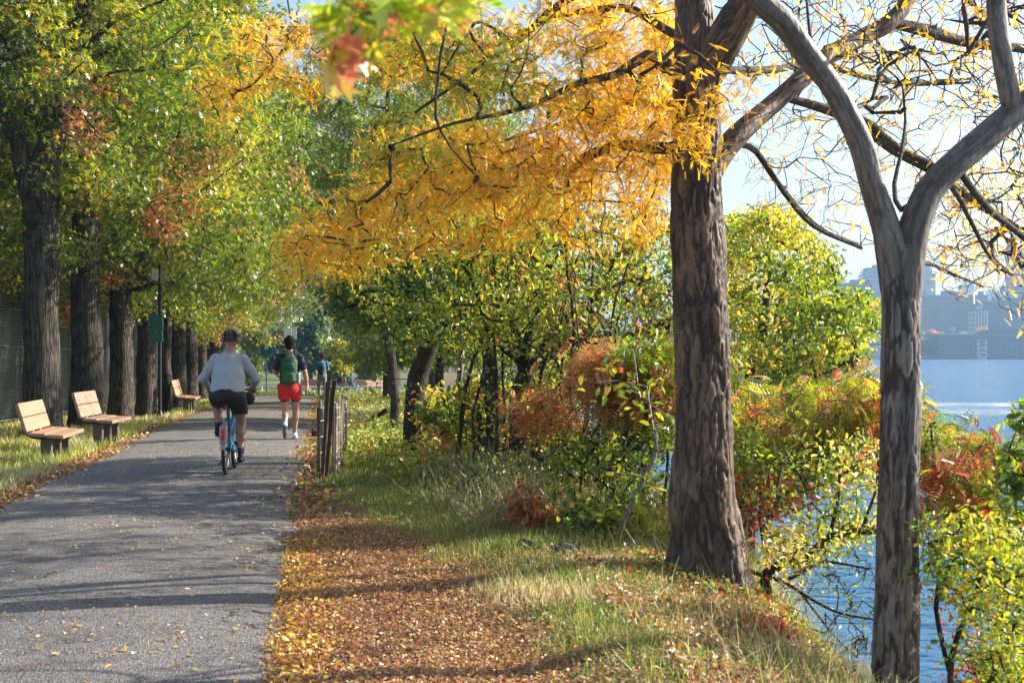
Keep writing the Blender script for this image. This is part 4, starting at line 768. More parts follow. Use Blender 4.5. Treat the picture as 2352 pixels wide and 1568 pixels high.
# ------------------------------------------------------------------ ground cover
rng = np.random.default_rng(9)
def terrain_normals(x, y):
    e = 0.05; return norm(np.stack([-(gz(x + e, y) - gz(x - e, y)) / (2 * e), -(gz(x, y + e) - gz(x, y - e)) / (2 * e), np.ones_like(x)], -1))
def litter_w(x, y):                # how much dead leaf lies here
    e = x - path_r(y); w = sst(e, -0.05, 0.12) * (1 - sst(e, 1.1, 1.75) * 0.78)
    w = w * np.clip(1.2 - sst(y, 12.8, 14.5), 0, 1)
    return w
def grass_w(x, y):
    e = x - path_r(y); cr = x - crest(y)
    # boundary of the leaf litter: grass starts further right close to the camera
    b = np.interp(y, [4, 6.9, 9.4, 11.4, 13.9, 16, 18, 60], [1.8, 1.5, 1.12, 0.78, 0.5, 0.3, 0.12, 0.08])
    w = sst(e + (n2(x, y, 1.3, 5) - 0.5) * 1.0 * (y < 17), b, b + 0.5)
    nz = n2(x, y, 0.9, 21); near = 1 - sst(y, 6.5, 9.5)
    w = w * np.clip(0.35 + 0.95 * sst(nz, 0.36, 0.6), 0, 1) * (1 - 0.5 * near * (1 - sst(n2(x, y, 1.6, 23), 0.5, 0.6)))
    w = w * (1 - 0.7 * sst(cr, 0.3, 1.5))
    l = path_l(y) - x
    wl_ = sst(l + (n2(x, y, 1.1, 6) - 0.5) * 0.5, 0.05, 0.45) * np.clip(0.5 + sst(n2(x, y, 0.8, 8), 0.35, 0.6), 0, 1) * (1 - 0.6 * sst(l, 2.2, 3.4))
    return np.where(e > 0, w, np.where(l > 0, wl_, 0))
def sample(n, x0, x1, y0, y1, wf, pw=1.0):
    ox = []; oy = []; c = 0
    while c < n:
        y = y0 * (y1 / y0) ** (rng.random(n) ** pw); x = rng.uniform(0, 1, n) * (x1(y) - x0(y)) + x0(y)
        k = rng.random(n) < wf(x, y); ox.append(x[k]); oy.append(y[k]); c += k.sum()
    return np.concatenate(ox)[:n], np.concatenate(oy)[:n]
def blades(name, n, x0, x1, y0, y1, h, w, pal, thr_pal=None, wf=grass_w, cl=0.0, lean=0.45, kind='stuff'):
    x, y = sample(n, x0, x1, y0, y1, wf)
    if cl: x = x + rng.normal(0, cl, n); y = y + rng.normal(0, cl, n)
    z = gz(x, y); hh = h * rng.uniform(0.5, 1.3, n) * (0.6 + 0.9 * n2(x, y, 1.7, 33)); dist = np.maximum(y, 5)
    A = norm(np.stack([rng.normal(0, lean, n), rng.normal(0, lean, n), np.ones(n)], -1)); N = rng.normal(0, 1, (n, 3)); N[:, 2] *= 0.2
    c = blend_pal(rng, np.stack([x, y, z * 0], -1), pal, 0.9, 71, thr_pal or ())
    o = scatter(name, T_BLADE, np.stack([x, y, z - 0.01], -1), A, N, hh, c, M_BLADE, W=w * np.maximum(dist / 12, 0.8) * rng.uniform(0.7, 1.3, n)); return tag(o, kind=kind)
G1 = [(5, (0.13, 0.22, 0.03)), (3, (0.27, 0.33, 0.05)), (2, (0.38, 0.37, 0.09)), (1, (0.10, 0.16, 0.02)), (1, (0.50, 0.42, 0.17))]
G2_ = [(3, (0.50, 0.42, 0.20)), (2, (0.60, 0.52, 0.30)), (1, (0.35, 0.24, 0.10)), (1, (0.28, 0.32, 0.06))]
# near right bank
blades('bank_grass', 80000, lambda y: path_r(y) - 0.05, lambda y: crest(y) + 1.2, 5.6, 20, 0.085, 0.0055, (G1, G2_), (0.70,), cl=0.015)
blades('bank_grass', 42000, lambda y: path_r(y), lambda y: crest(y) + 1.0, 19, 62, 0.16, 0.008, (G1, G2_), (0.60,), cl=0.03)
blades('verge_grass', 46000, lambda y: path_l(y) - 4.0, lambda y: path_l(y), 12, 60, 0.15, 0.008, ([(4, (0.25, 0.30, 0.04)), (3, (0.38, 0.38, 0.06)), (2, (0.5, 0.42, 0.15)), (1, (0.14, 0.2, 0.03))], G2_), (0.58,), cl=0.02)
blades('far_grass', 30000, lambda y: -0.30 * y - 6, lambda y: crest(y) - 0.3, 58, 105, 0.16, 0.011, (G1,), wf=lambda x, y: 0 * x + 0.9 * ((x > path_r(y)) | (x < path_l(y)) | (y > 66)))
# tall dry stalks along the crest and under the thicket
def crest_w(x, y): s = x - crest(y); return np.exp(-((s - 0.1) / 0.55) ** 2) * sst(n2(x, y, 1.1, 90), 0.36, 0.6)
blades('dry_stalks', 3500, lambda y: crest(y) - 1.3, lambda y: crest(y) + 1.6, 6, 15, 0.27, 0.005, (G2_, G1), (0.62,), wf=crest_w, lean=0.5)
blades('brush_stalks', 12000, lambda y: path_r(y) + 0.7, lambda y: crest(y) + 1, 12.5, 19, 0.36, 0.007, ([(2, (0.34, 0.27, 0.16)), (2, (0.42, 0.36, 0.18)), (1, (0.16, 0.11, 0.07)), (2, (0.2, 0.26, 0.05))],), wf=lambda x, y: sst(x - path_r(y), 1.2, 2.2) * sst(n2(x, y, 1.0, 95), 0.38, 0.55), lean=0.6)
# the dead leaves
LP = [(4, (0.42, 0.215, 0.095)), (3, (0.54, 0.31, 0.15)), (2.5, (0.27, 0.13, 0.07)), (1.6, (0.62, 0.46, 0.28)), (1.2, (0.62, 0.36, 0.05)), (0.35, (0.5, 0.07, 0.04)), (1, (0.16, 0.09, 0.05))]
def leaves_on(name, n, x0, x1, y0, y1, wf, pal, size, lift=0.012, tilt=0.45, zf=gz):
    x, y = sample(n, x0, x1, y0, y1, wf); z = zf(x, y) + lift * rng.random(n); N = norm(terrain_normals(x, y) + rng.normal(0, tilt, (n, 3))); A = rng.normal(0, 1, (n, 3)); A[:, 2] *= 0.3
    s = rng.uniform(*size, n); o = scatter(name, T_FOLD, np.stack([x, y, z + 0.004], -1), A - N * np.sum(A * N, 1, keepdims=True), N, s, jitter(rng, pick(rng, pal, n), 0.25), M_DRY); return tag(o, kind='stuff')
leaves_on('fallen_leaves', 110000, lambda y: path_r(y) - 0.1, lambda y: crest(y) + 1.0, 5.6, 15.5, litter_w, LP, (0.010, 0.032), 0.02)
leaves_on('fallen_leaves', 11000, lambda y: path_r(y) - 0.25, lambda y: crest(y) + 1.0, 14, 60, lambda x, y: 0.25 + 0.75 * np.exp(-((x - path_r(y) - 0.1) / 0.25) ** 2), LP + [(2, (0.62, 0.42, 0.06))], (0.04, 0.09))
leaves_on('fallen_leaves', 9000, lambda y: path_l(y) - 3.5, lambda y: path_l(y) + 0.25, 12, 60, lambda x, y: 0.15 + 0.85 * np.exp(-((x - path_l(y) + 0.1) / 0.22) ** 2), LP, (0.04, 0.08))
pathz = lambda x, y: base_z(y) + 0.022 + 0.03 * np.sin(np.clip((x - path_l(y)) / (path_r(y) - path_l(y)), 0, 1) * math.pi)
leaves_on('scattered_leaves', 2600, lambda y: path_l(y), lambda y: path_r(y), 6, 45, lambda x, y: 0.10 + 0.9 * sst(n2(x, y, 0.8, 55), 0.5, 0.75) * (0.3 + 0.7 * np.exp(-(x - path_r(y)) ** 2 / 1.5)), [(3, (0.6, 0.33, 0.10)), (2, (0.65, 0.45, 0.08)), (2, (0.35, 0.17, 0.08)), (1, (0.62, 0.55, 0.35))], (0.014, 0.045), 0.006, 0.25, pathz)
leaves_on('fallen_leaves', 26000, lambda y: path_r(y) + 2.0, lambda y: crest(y) + 1.2, 5.6, 10.5, lambda x, y: 0.25 + 0.75 * sst(n2(x, y, 1.5, 58), 0.45, 0.6), LP + [(1.0, (0.55, 0.12, 0.05)), (2, (0.62, 0.55, 0.42))], (0.02, 0.05), 0.05, 0.6)
leaves_on('fallen_leaves', 2600, lambda y: path_r(y) - 0.02, lambda y: path_r(y) + 0.7, 5.6, 12, lambda x, y: np.exp(-((x - path_r(y) - 0.1) / 0.22) ** 2), [(3, (0.64, 0.34, 0.07)), (2, (0.70, 0.48, 0.08)), (1, (0.55, 0.22, 0.07))], (0.02, 0.05), 0.035, 0.5)  # extra edge leaves; the sunlit strip is put into their brighter yellow-orange
# low plants on the bank, red and orange ground leaves
def low_w(x, y): return sst(x - path_r(y), 2.3, 3.0) * sst(n2(x, y, 1.4, 66), 0.5, 0.62)
leaves_on('bank_weeds', 9000, lambda y: path_r(y) + 2, lambda y: crest(y) + 1.2, 5.8, 12, low_w, [(3, (0.25, 0.32, 0.03)), (2, (0.45, 0.42, 0.05)), (1, (0.55, 0.2, 0.05)), (1, (0.58, 0.08, 0.04)), (1, (0.5, 0.35, 0.2))], (0.03, 0.06), 0.10, 0.6)
leaves_on('meadow_weeds', 26000, lambda y: path_r(y) + 0.5, lambda y: crest(y) + 0.6, 17, 55, lambda x, y: sst(n2(x, y, 0.6, 68), 0.42, 0.55), [(4, (0.25, 0.32, 0.04)), (3, (0.40, 0.42, 0.06)), (1, (0.55, 0.45, 0.1)), (0.3, (0.5, 0.1, 0.05))], (0.04, 0.09), 0.32, 0.6)

# ------------------------------------------------------------------ rocks and brush
M_ROCK = mat_bark('shore_rock', (0.05, 0.05, 0.05), (0.12, 0.115, 0.11), (0.19, 0.18, 0.165), 1.0, 3.0, 0.02)
def rock(name, label, c, s, seed, group='rocks of the river bank'):
    r_ = np.random.default_rng(seed); n, m = 20, 14; th = np.linspace(0, 2 * math.pi, n, endpoint=False); ph = np.linspace(0.02, math.pi - 0.02, m)
    d = np.array([[math.sin(p) * math.cos(t), math.sin(p) * math.sin(t), math.cos(p)] for p in ph for t in th])
    for _ in range(9):             # facets
        nn = norm(r_.normal(0, 1, 3)); k = r_.uniform(0.62, 0.9); q = d @ nn; d = d - np.maximum(q - k, 0)[:, None] * nn
    d = d * (1 + 0.14 * (fbm(d * 2.2 + seed, seed, 3) - 0.5))[:, None]
    i = np.arange(m - 1)[:, None]; j = np.arange(n)[None]; jn = (j + 1) % n
    o = mesh_obj(name, d * np.array(s), np.stack([i * n + j, (i + 1) * n + j, (i + 1) * n + jn, i * n + jn], -1).reshape(-1, 4), M_ROCK, smooth=False); o.location = tuple(map(float, c)); o.rotation_euler = (0, 0, r_.uniform(0, 6)); return tag(o, label, 'rock', group)
rock('boulder', 'dark boulder lying at the water left of the thick trunk', (2.6, 17.3, gz1(2.6, 17.3) + 0.15), (0.55, 0.45, 0.38), 1)
rock('boulder', 'dark rock with twigs on it below the slender trunk', (*G(1950, 9.6)[:2], gz1(*G(1950, 9.6)[:2]) + 0.05), (0.2, 0.18, 0.16), 2)
rock('boulder', 'small flat dark stone in the grass left of the thick trunk', G(1302, 10.9, 0.03), (0.13, 0.11, 0.06), 3)
rock('boulder', 'smaller dark stone in the grass left of the flat one', G(1213, 11.2, 0.02), (0.09, 0.08, 0.06), 4)
k = 0
for y in np.arange(9.5, 46, 1.25):
    for row in range(2):
        r_ = np.random.default_rng(700 + k); x = crest(y) + 2.2 + row * 0.95 + r_.uniform(-0.4, 0.4); s = r_.uniform(0.25, 0.5)
        o = rock('boulder', 'grey riprap boulder at the waterline under the bank', (x, y + r_.uniform(-0.4, 0.4), gz1(x, y) + 0.05), (s, s * r_.uniform(0.7, 1), s * r_.uniform(0.5, 0.8)), 700 + k, 'riprap boulders along the waterline'); k += 1

def sticks():
    t = thing('brush_pile', 'heap of cut logs and dead twigs on the grass behind the slat fence', 'brush pile', G(850, 27, 0)); r_ = np.random.default_rng(4)
    for k, (dx, dz, L, rr, a, e) in enumerate([(-0.35, 0.10, 1.5, 0.09, 0.15, 0.03), (0.3, 0.12, 1.1, 0.07, 0.5, 0.12), (0.0, 0.28, 0.9, 0.05, -0.5, 0.45), (0.5, 0.1, 0.5, 0.11, 1.2, 0.05), (-0.5, 0.28, 0.7, 0.06, 2.6, 0.5)]):
        d = np.array([math.cos(a) * math.cos(e), math.sin(a) * math.cos(e), math.sin(e)]); c = np.array([dx, 0, dz])
        MB().tube([c - d * L / 2, c, c + d * L / 2 + np.array([0, 0, 0.02])], [rr, rr * 0.95, rr * 0.85], 9).build('log', M_DARKB, t, True)
    mb = MB()
    for k in range(70):
        a = r_.uniform(0, 6.3); L = r_.uniform(0.3, 0.9); c = np.array([r_.uniform(-0.9, 1.1), r_.uniform(-0.4, 0.4), r_.uniform(0.02, 0.22)]); d = np.array([math.cos(a), math.sin(a) * 0.6, r_.uniform(-0.1, 0.5)]); mb.tube([c, c + d * L * 0.5 + r_.normal(0, 0.03, 3), c + d * L], [0.010, 0.008, 0.004], 4)
    mb.build('twigs', M_GREYB, t)
sticks()
# ------------------------------------------------------------------ built things
def mat_wood(name, c, streak=0.25, rough=0.6, ax=1, sc=14):
    m, n, l, b = new_mat(name); b.inputs['Roughness'].default_value = rough
    tc = n.new('ShaderNodeTexCoord'); mp = n.new('ShaderNodeMapping'); s = [sc, sc, sc]; s[ax] = sc * 0.06; mp.inputs['Scale'].default_value = s; l.new(tc.outputs['Object'], mp.inputs[0])
    x = n.new('ShaderNodeTexNoise'); x.inputs['Scale'].default_value = 2.2; x.inputs['Detail'].default_value = 6; l.new(mp.outputs[0], x.inputs['Vector'])
    r = n.new('ShaderNodeValToRGB'); r.color_ramp.elements[0].position = 0.3; r.color_ramp.elements[1].position = 0.7; c = np.array(c); r.color_ramp.elements[0].color = (*(c * (1 - streak)), 1); r.color_ramp.elements[1].color = (*np.clip(c * (1 + streak), 0, 1), 1)
    l.new(x.outputs[0], r.inputs[0]); l.new(r.outputs[0], b.inputs['Base Color']); bu = n.new('ShaderNodeBump'); bu.inputs['Distance'].default_value = 0.003; l.new(x.outputs[0], bu.inputs['Height']); l.new(bu.outputs[0], b.inputs['Normal']); return m
M_PLANK = mat_wood('tan_bench_board', (0.36, 0.20, 0.125), 0.14); M_PLANK2 = mat_wood('weathered_bench_board', (0.29, 0.185, 0.125), 0.55, ax=2, sc=16)
M_CONC = mat_flat('dark_concrete', (0.10, 0.085, 0.075), 0.9, var=0.3, bump=0.003); M_IRON = mat_flat('black_iron', (0.02, 0.02, 0.022), 0.45, 0.3); M_STEEL = mat_flat('bench_steel', (0.35, 0.35, 0.35), 0.35, 0.8)
M_GREENP = mat_flat('green_paint', (0.015, 0.13, 0.085), 0.45, scale=4, var=0.2); M_WHITE = mat_flat('white_paint', (0.75, 0.75, 0.72), 0.5, var=0.06); M_PALE = mat_flat('faded_pink_board', (0.60, 0.40, 0.34), 0.6)
M_BLUEP = mat_flat('blue_green_paint', (0.02, 0.16, 0.22), 0.45); M_GALV = mat_flat('galvanised_steel', (0.42, 0.44, 0.45), 0.4, 0.7); M_SCREEN = mat_flat('dark_windscreen_cloth', (0.018, 0.032, 0.038), 0.8, scale=3, var=0.4)
M_SLAT = mat_flat('aluminium_slat', (0.22, 0.24, 0.26), 0.35, 0.4); M_OLDW = mat_wood('grey_weathered_slat', (0.20, 0.17, 0.135), 0.35, 0.85, 2, 20); M_DSTAKE = mat_wood('dark_stake_wood', (0.075, 0.045, 0.03), 0.4, 0.8, 2, 20)  # stake wood is a darker brown than the grey slats
def ry(a): return np.array([[math.cos(a), 0, math.sin(a)], [0, 1, 0], [-math.sin(a), 0, math.cos(a)]])
def rz_(a): return np.array([[math.cos(a), -math.sin(a), 0], [math.sin(a), math.cos(a), 0], [0, 0, 1]])
def rx(a): return np.array([[1, 0, 0], [0, math.cos(a), -math.sin(a)], [0, math.sin(a), math.cos(a)]])
def bench(label, loc, rz, mat, group, L=1.85):
    t = thing('park_bench', label, 'bench', loc, rz, group)
    for dx in (-0.13, 0.13): MB().box((dx, 0, 0.455 - dx * 0.10), (0.245, L, 0.055), ry(0.06), 0.008).build('seat_board', mat, t)
    tl = ry(-0.30)
    for dz in (0.17, 0.395): p = np.array([-0.27, 0, 0.45]) + tl @ np.array([0, 0, dz]); MB().box(p, (0.055, L, 0.215), tl, 0.008).build('backrest_board', mat, t)
    for y in (-L * 0.40, 0, L * 0.40):
        MB().box((-0.02, y, 0.20), (0.16, 0.11, 0.42), None, 0.012).build('leg', M_CONC, t)
    for y in (-L * 0.43, L * 0.36):
        pts = [(0.24, y, 0.412), (0.0, y, 0.415), (-0.20, y, 0.425), (-0.29, y, 0.47), (-0.335, y, 0.56), (-0.39, y, 0.74), (-0.435, y, 0.89)]
        q = resample([[*p, 0.02] for p in pts], 0.04); MB().tube(q[:, :3], 0.02, 6).build('bracket', M_IRON, t, True)
    for y in (-L * 0.2, L * 0.1): MB().tube([(-0.27, y, 0.45), (-0.30, y, 0.56)], 0.012, 6).build('bolt', M_STEEL, t)
    return t
BGp = 'benches along the left edge of the path'; prz = math.atan(0.137)
def gl(x, y): return (x, y, gz1(x, y) - 0.01)
bench('nearest bench, plain tan boards sunlit on dark legs', gl(-7.0, 21.9)[:2] + (gz1(-6.93, 21.9) - 0.02,), prz, M_PLANK, BGp)
bench('second bench, weathered boards with dark streaks', gl(-7.05, 24.8), prz - 0.08, M_PLANK2, BGp, 1.5)
bench('small far bench with tan boards beyond the green sign', gl(-8.98, 39.6)[:2] + (gz1(-8.98, 39.6) - 0.02,), prz, M_PLANK, BGp)

# green sign on a pole
t = thing('sign_post', 'green sign board on a black pole between the oaks', 'sign post', G(367, 34.0, -0.02))
MB().tube([(0, 0, -0.1), (0, 0, 3.75)], 0.045, 12).lathe([(0.10, -0.05), (0.10, 0.12), (0.07, 0.20), (0.045, 0.28)]).build('pole', M_IRON, t, True)
MB().box((-0.07, -0.07, 2.36), (0.33, 0.03, 0.42), rz_(0.1), 0.01).build('sign_panel', M_GREENP, t); MB().box((-0.06, -0.07, 2.02), (0.30, 0.03, 0.22), rz_(0.1), 0.01).build('sign_panel', M_GREENP, t)
MB().box((-0.10, -0.05, 3.52), (0.16, 0.02, 0.26), rz_(0.2), 0.005).build('sign_panel', M_WHITE, t); MB().box((0.09, -0.05, 3.48), (0.14, 0.02, 0.26), rz_(-0.1), 0.005).build('sign_panel', M_PALE, t)
for z in (2.5, 2.2, 3.5): MB().lathe([(0.055, z - 0.02), (0.055, z + 0.02)], n=10).build('clamp', M_STEEL, t)

# tall mesh fence on the left
def sports_fence():
    y0, y1, x = 23.0, 68.0, -11.6; ang = -0.10
    t = thing('mesh_fence', 'tall slatted mesh fence with dark windscreen behind the oaks', 'fence', (x, y0, gz1(x, y0)), 0)
    n = 15; st = (y1 - y0) / n
    for k in range(n + 1):
        px_, py_ = ang * k * st, k * st; zb = gz1(x + px_, y0 + py_) - gz1(x, y0)
        f = MB().tube([(px_, py_, zb - 0.2), (px_, py_, zb + 4.0)], 0.045, 8).build('post', M_IRON, t, True); MB().lathe([(0.05, 4.0), (0.05, 4.03), (0.02, 4.08)], (px_, py_, zb), 8).build('cap', M_GALV, f, True)
        if k < n:
            qx, qy = ang * (k + 1) * st, (k + 1) * st; d = np.array([ang, 1, 0]) / math.hypot(ang, 1); nn = np.array([d[1], -d[0], 0]); mb = MB(); r_ = np.random.default_rng(k)
            for z in np.arange(0.12, 3.9, 0.062):
                sag = 0.03 * math.sin(z * 1.3 + k); a = np.array([px_, py_, zb + z]); b = np.array([qx, qy, zb + z]); o = nn * (0.06 + sag); h = np.array([0, 0, 0.009])
                mb.add([a + o - h, b + o - h, b + o + h + nn * 0.004, a + o + h + nn * 0.004], [[0, 1, 2, 3]])
            for u in np.arange(0, 1, 0.09): a = np.array([px_, py_, zb]) * (1 - u) + np.array([qx, qy, zb]) * u + nn * 0.075; mb.tube([a + [0, 0, 0.1], a + [0, 0, 3.95]], 0.004, 3, False)
            mb.build('mesh_panel', M_SLAT, t)
            mb = MB(); m = 7; V = []
            for i in range(m):
                for j in range(2): u = i / (m - 1); w = 0.04 * math.sin(i * 2.1 + k) * (1 if j == 0 else 0.4); V.append(np.array([px_ * (1 - u) + qx * u, py_ * (1 - u) + qy * u, zb + (0.05 if j == 0 else 3.85)]) - nn * (0.06 + w))
            mb.add(V, [[2 * i, 2 * i + 2, 2 * i + 3, 2 * i + 1] for i in range(m - 1)]); mb.build('windscreen', M_SCREEN, t)
    for z in (0.1, 2.0, 3.97): MB().tube([(0, 0, z), (ang * (y1 - y0), y1 - y0, z + gz1(x, y1) - gz1(x, y0))], 0.025, 6).build('rail', M_GALV, t, True)
sports_fence()

# rolled end of a slat fence
def slat_fence():
    r_ = np.random.default_rng(8); o = np.array([-2.33, 17.6]); t = thing('slat_fence', 'old wood slat and wire fence with tall dark stakes at the right path edge', 'fence', (o[0], o[1], gz1(*o)), 0)
    def wing(p0, p1, h, n):
        pts = []
        for k in range(n):
            u = k / (n - 1); x, y = p0[0] * (1 - u) + p1[0] * u, p0[1] * (1 - u) + p1[1] * u; x += 0.03 * math.sin(k * 0.9); z = gz1(o[0] + x, o[1] + y) - gz1(*o); hh = h + r_.normal(0, 0.03); lx, ly = r_.normal(0, 0.018), r_.normal(0, 0.02)
            c = np.array([x + lx, y + ly, z + hh / 2 - 0.03]); MB().box(c, (0.036, 0.012, hh), rz_(1.2 + r_.normal(0, 0.35)) @ ry(r_.normal(0, 0.02)), 0.002).build('slat', M_OLDW if k % 5 else M_DSTAKE, t); pts.append((x, y, z))
        pts = np.array(pts)
        for z in (0.12, 0.32, 0.52, 0.72, h - 0.1):
            q = pts + [0, 0, z]; q[:, 0] += 0.012 * np.where(np.arange(n) % 2, 1, -1); MB().tube(q, 0.0028, 4, False).build('wire', M_GALV, t)
            q = q.copy(); q[:, 0] -= 0.024 * np.where(np.arange(n) % 2, 1, -1); MB().tube(q, 0.0028, 4, False).build('wire', M_GALV, t)
    wing((-0.06, 0.25), (-0.42, 3.3), 0.98, 34); wing((0.10, 0.2), (-0.17, 3.9), 0.95, 36)
    for (x0, x1, y, h, w) in [(-0.02, 0.065, 0, 1.30, 0.045), (0.015, 0.115, 0.10, 1.24, 0.05), (-0.03, 0.02, 0.16, 1.22, 0.035), (0.03, 0.05, 0.25, 1.15, 0.03)]:
        a = math.atan2(x1 - x0, h); MB().box(((x0 + x1) / 2, y, h / 2 - 0.06), (w, w * 0.8, h + 0.1), ry(a), 0.006).build('stake', M_DSTAKE, t)
slat_fence()

# things beyond the end of the path
t = thing('park_sign', 'blue green oval park sign on a thin pole at the end of the path', 'sign', G(612, 72, -0.02))
MB().tube([(0, 0, 0), (0, 0, 2.0)], 0.035, 8).build('pole', M_BLUEP, t, True)
mb = MB(); th = np.linspace(0, 2 * math.pi, 24, endpoint=False); V = [[0.31 * math.cos(a) * (1 - 0.08 * (math.sin(a) < -0.6)), y, 2.42 + 0.48 * math.sin(a)] for y in (-0.03, 0.03) for a in th]
mb.add(V, [list(range(24)), list(range(47, 23, -1))] + [[i, 24 + i, 24 + (i + 1) % 24, (i + 1) % 24] for i in range(24)]); mb.build('sign_panel', M_BLUEP, t)
MB().lathe([(0.10, -0.006), (0.10, 0.006)], (0, -0.035, 2.45), 16, rx(math.pi / 2)).build('emblem', M_WHITE, t)
t = thing('guard_rail', 'low white guard rail across the end of the path', 'railing', (0, 0, 0))
for k in range(11):
    x = -21.5 + k * 1.6; y = 95; MB().tube([(x, y, gz1(x, y) - 0.1), (x, y, gz1(x, y) + 0.5)], 0.05, 6).build('post', M_WHITE, t, True)
MB().box((-13.5, 94.93, gz1(-13.5, 95) + 0.42), (16.6, 0.04, 0.10), None, 0.01).build('rail', M_WHITE, t); MB().box((-13.5, 94.93, gz1(-13.5, 95) + 0.16), (16.6, 0.04, 0.06), None, 0.01).build('rail', M_WHITE, t)
t = thing('street_light', 'thin grey light pole with white panels rising above the walker', 'street light', (*P(668, 0, 128)[:2], -1.5))
MB().tube([(0, 0, 0), (0, 0, 6.0), (0, 0, 8.2)], [0.10, 0.08, 0.06], 8).tube([(0, 0, 8.1), (0.5, -0.1, 8.4), (1.3, -0.2, 8.45)], 0.04, 6).build('pole', M_GALV, t, True)
MB().box((1.5, -0.2, 8.42), (0.6, 0.25, 0.12), None, 0.02).build('lamp_head', M_GALV, t); MB().box((-0.35, -0.08, 5.0), (0.55, 0.03, 1.5), None, 0.01).build('sign_panel', M_WHITE, t); MB().box((0.30, -0.08, 4.7), (0.45, 0.03, 1.1), None, 0.01).build('sign_panel', M_WHITE, t)
BF = 'benches beyond the end of the path'
bench('far bench with the seated pair on it', gl(-11.2, 96.4), -1.35, M_PLANK, BF, 3.2)
bench('far sunlit bench right of the seated pair', gl(-8.6, 95.6), -0.95, M_PLANK, BF, 2.4)
x0 = -8.9; bench('bench at the rail, left of the seated pair', gl(-13.9, 97.0), -1.5, M_PLANK, BF, 2.4)
RY = steps([(97.5, 106, 2)]); XX = np.linspace(-70, -6.5, 30); A, B = np.meshgrid(XX, RY); ii = np.arange(len(RY) - 1)[:, None]; jj = np.arange(29)[None]
tag(mesh_obj('road', np.stack([A, B, gz(A, B) + 0.05], -1), np.stack([ii * 30 + jj, ii * 30 + jj + 1, (ii + 1) * 30 + jj + 1, (ii + 1) * 30 + jj], -1).reshape(-1, 4), mat_flat('pale_road', (0.12, 0.12, 0.13), 0.9)), kind='structure')

LX = np.linspace(-160, 0, 60); LY = np.linspace(66, 200, 60); A, B = np.meshgrid(LX, LY); A = A * 1.0 + (crest(B) - 0.5); ii = np.arange(59)[:, None]; jj = np.arange(59)[None]
tag(mesh_obj('lawn', np.stack([A, B, gz(A, B) + 0.03], -1), np.stack([ii * 60 + jj, ii * 60 + jj + 1, (ii + 1) * 60 + jj + 1, (ii + 1) * 60 + jj], -1).reshape(-1, 4), mat_hill('lawn_grass', (0.05, 0.075, 0.02), (0.12, 0.14, 0.035), 0.6), smooth=True), kind='structure')
# ------------------------------------------------------------------ skyline over the river
def mat_bld(name, c, win=0.35, sx=1.0, sz=0.32):
    m, n, l, b = new_mat(name); b.inputs['Roughness'].default_value = 0.8
    tc = n.new('ShaderNodeTexCoord'); br = n.new('ShaderNodeTexBrick'); mp = n.new('ShaderNodeMapping'); mp.inputs['Rotation'].default_value = (R(90), 0, 0); l.new(tc.outputs['Object'], mp.inputs[0]); l.new(mp.outputs[0], br.inputs['Vector'])
    br.offset = 0; br.inputs['Scale'].default_value = 0.3; br.inputs['Brick Width'].default_value = 1.0 * sx; br.inputs['Row Height'].default_value = 1.0; br.inputs['Mortar Size'].default_value = 0.30
    c = np.array(c); br.inputs['Color1'].default_value = (*(c * (1 - win)), 1); br.inputs['Color2'].default_value = (*(c * (1 - win * 1.3)), 1); br.inputs['Mortar'].default_value = (*c, 1); l.new(br.outputs[0], b.inputs['Base Color']); return m
BM = [mat_bld('brick_facade', (0.20, 0.13, 0.10)), mat_bld('grey_facade', (0.24, 0.24, 0.25)), mat_bld('dark_facade', (0.10, 0.10, 0.11)), mat_bld('pale_facade', (0.50, 0.48, 0.45))]
M_ROOF = mat_flat('roof_felt', (0.16, 0.16, 0.17), 0.9); M_PIL = mat_flat('white_pilaster', (0.75, 0.73, 0.70), 0.6); M_RUST = mat_flat('rust_facade', (0.38, 0.16, 0.09), 0.8)
BG_ = 'buildings of the skyline across the river'
def bld(px0, px1, top, D, mi, label, depth=None, top2=None, spire=None, tank=None, base=None):
    w = (px1 - px0) / FPX * D; x = ((px0 + px1) / 2 - 1176) / FPX * D; zt = CAMZ + (HOR - top) / FPX * D; zb = (18 if D > SH + 120 else 1.5) if base is None else base; zb -= 4
    t = thing('building', label, 'building', (x, D, zb), 0, BG_); h = zt - zb; d = depth or max(14, w * 0.7)
    wl_ = MB().box((0, d / 2, h / 2), (w, d, h)).build('wall', BM[mi], t)
    MB().box((0, d / 2, h + 0.5), (w * 0.985, d * 0.97, 1.0)).build('roof', M_ROOF, t); MB().box((w * 0.1, d / 2, h + 2.4), (w * 0.32, d * 0.4, 3.0)).build('roof_house', BM[mi], t)
    if top2: MB().box(((top2[0] + top2[1]) / 2 / FPX * D - (x + 1176 / FPX * D), d / 2, h + 1 + (top - top2[2]) / FPX * D / 2), ((top2[1] - top2[0]) / FPX * D, d * 0.6, (top - top2[2]) / FPX * D)).build('penthouse', BM[mi], t)
    if spire: MB().lathe([(w * 0.45, h), (w * 0.38, h + spire * 0.3), (w * 0.12, h + spire * 0.5), (0.3, h + spire)], (0, d / 2, 0), 8).build('spire', BM[mi], t)
    if tank:
        g = MB()
        for a in range(4): g.tube([(w * 0.28 + 1.4 * math.cos(a * 1.57), d * .4 + 1.4 * math.sin(a * 1.57), h + 1), (w * 0.28 + 1.2 * math.cos(a * 1.57), d * .4 + 1.2 * math.sin(a * 1.57), h + 5)], 0.2, 4)
        g.lathe([(2.1, h + 4.8), (2.1, h + 8.5), (0.1, h + 10)], (w * 0.28, d * .4, 0), 12).build('water_tank', M_ROOF, t)
    return t, w, h, d
bld(1991, 2032, 617, 1300, 1, 'tall flat topped block just left of the slender trunk', tank=1)
bld(1978, 1989, 632, 1700, 3, 'pale needle tower left of the tall flat topped block', spire=12)
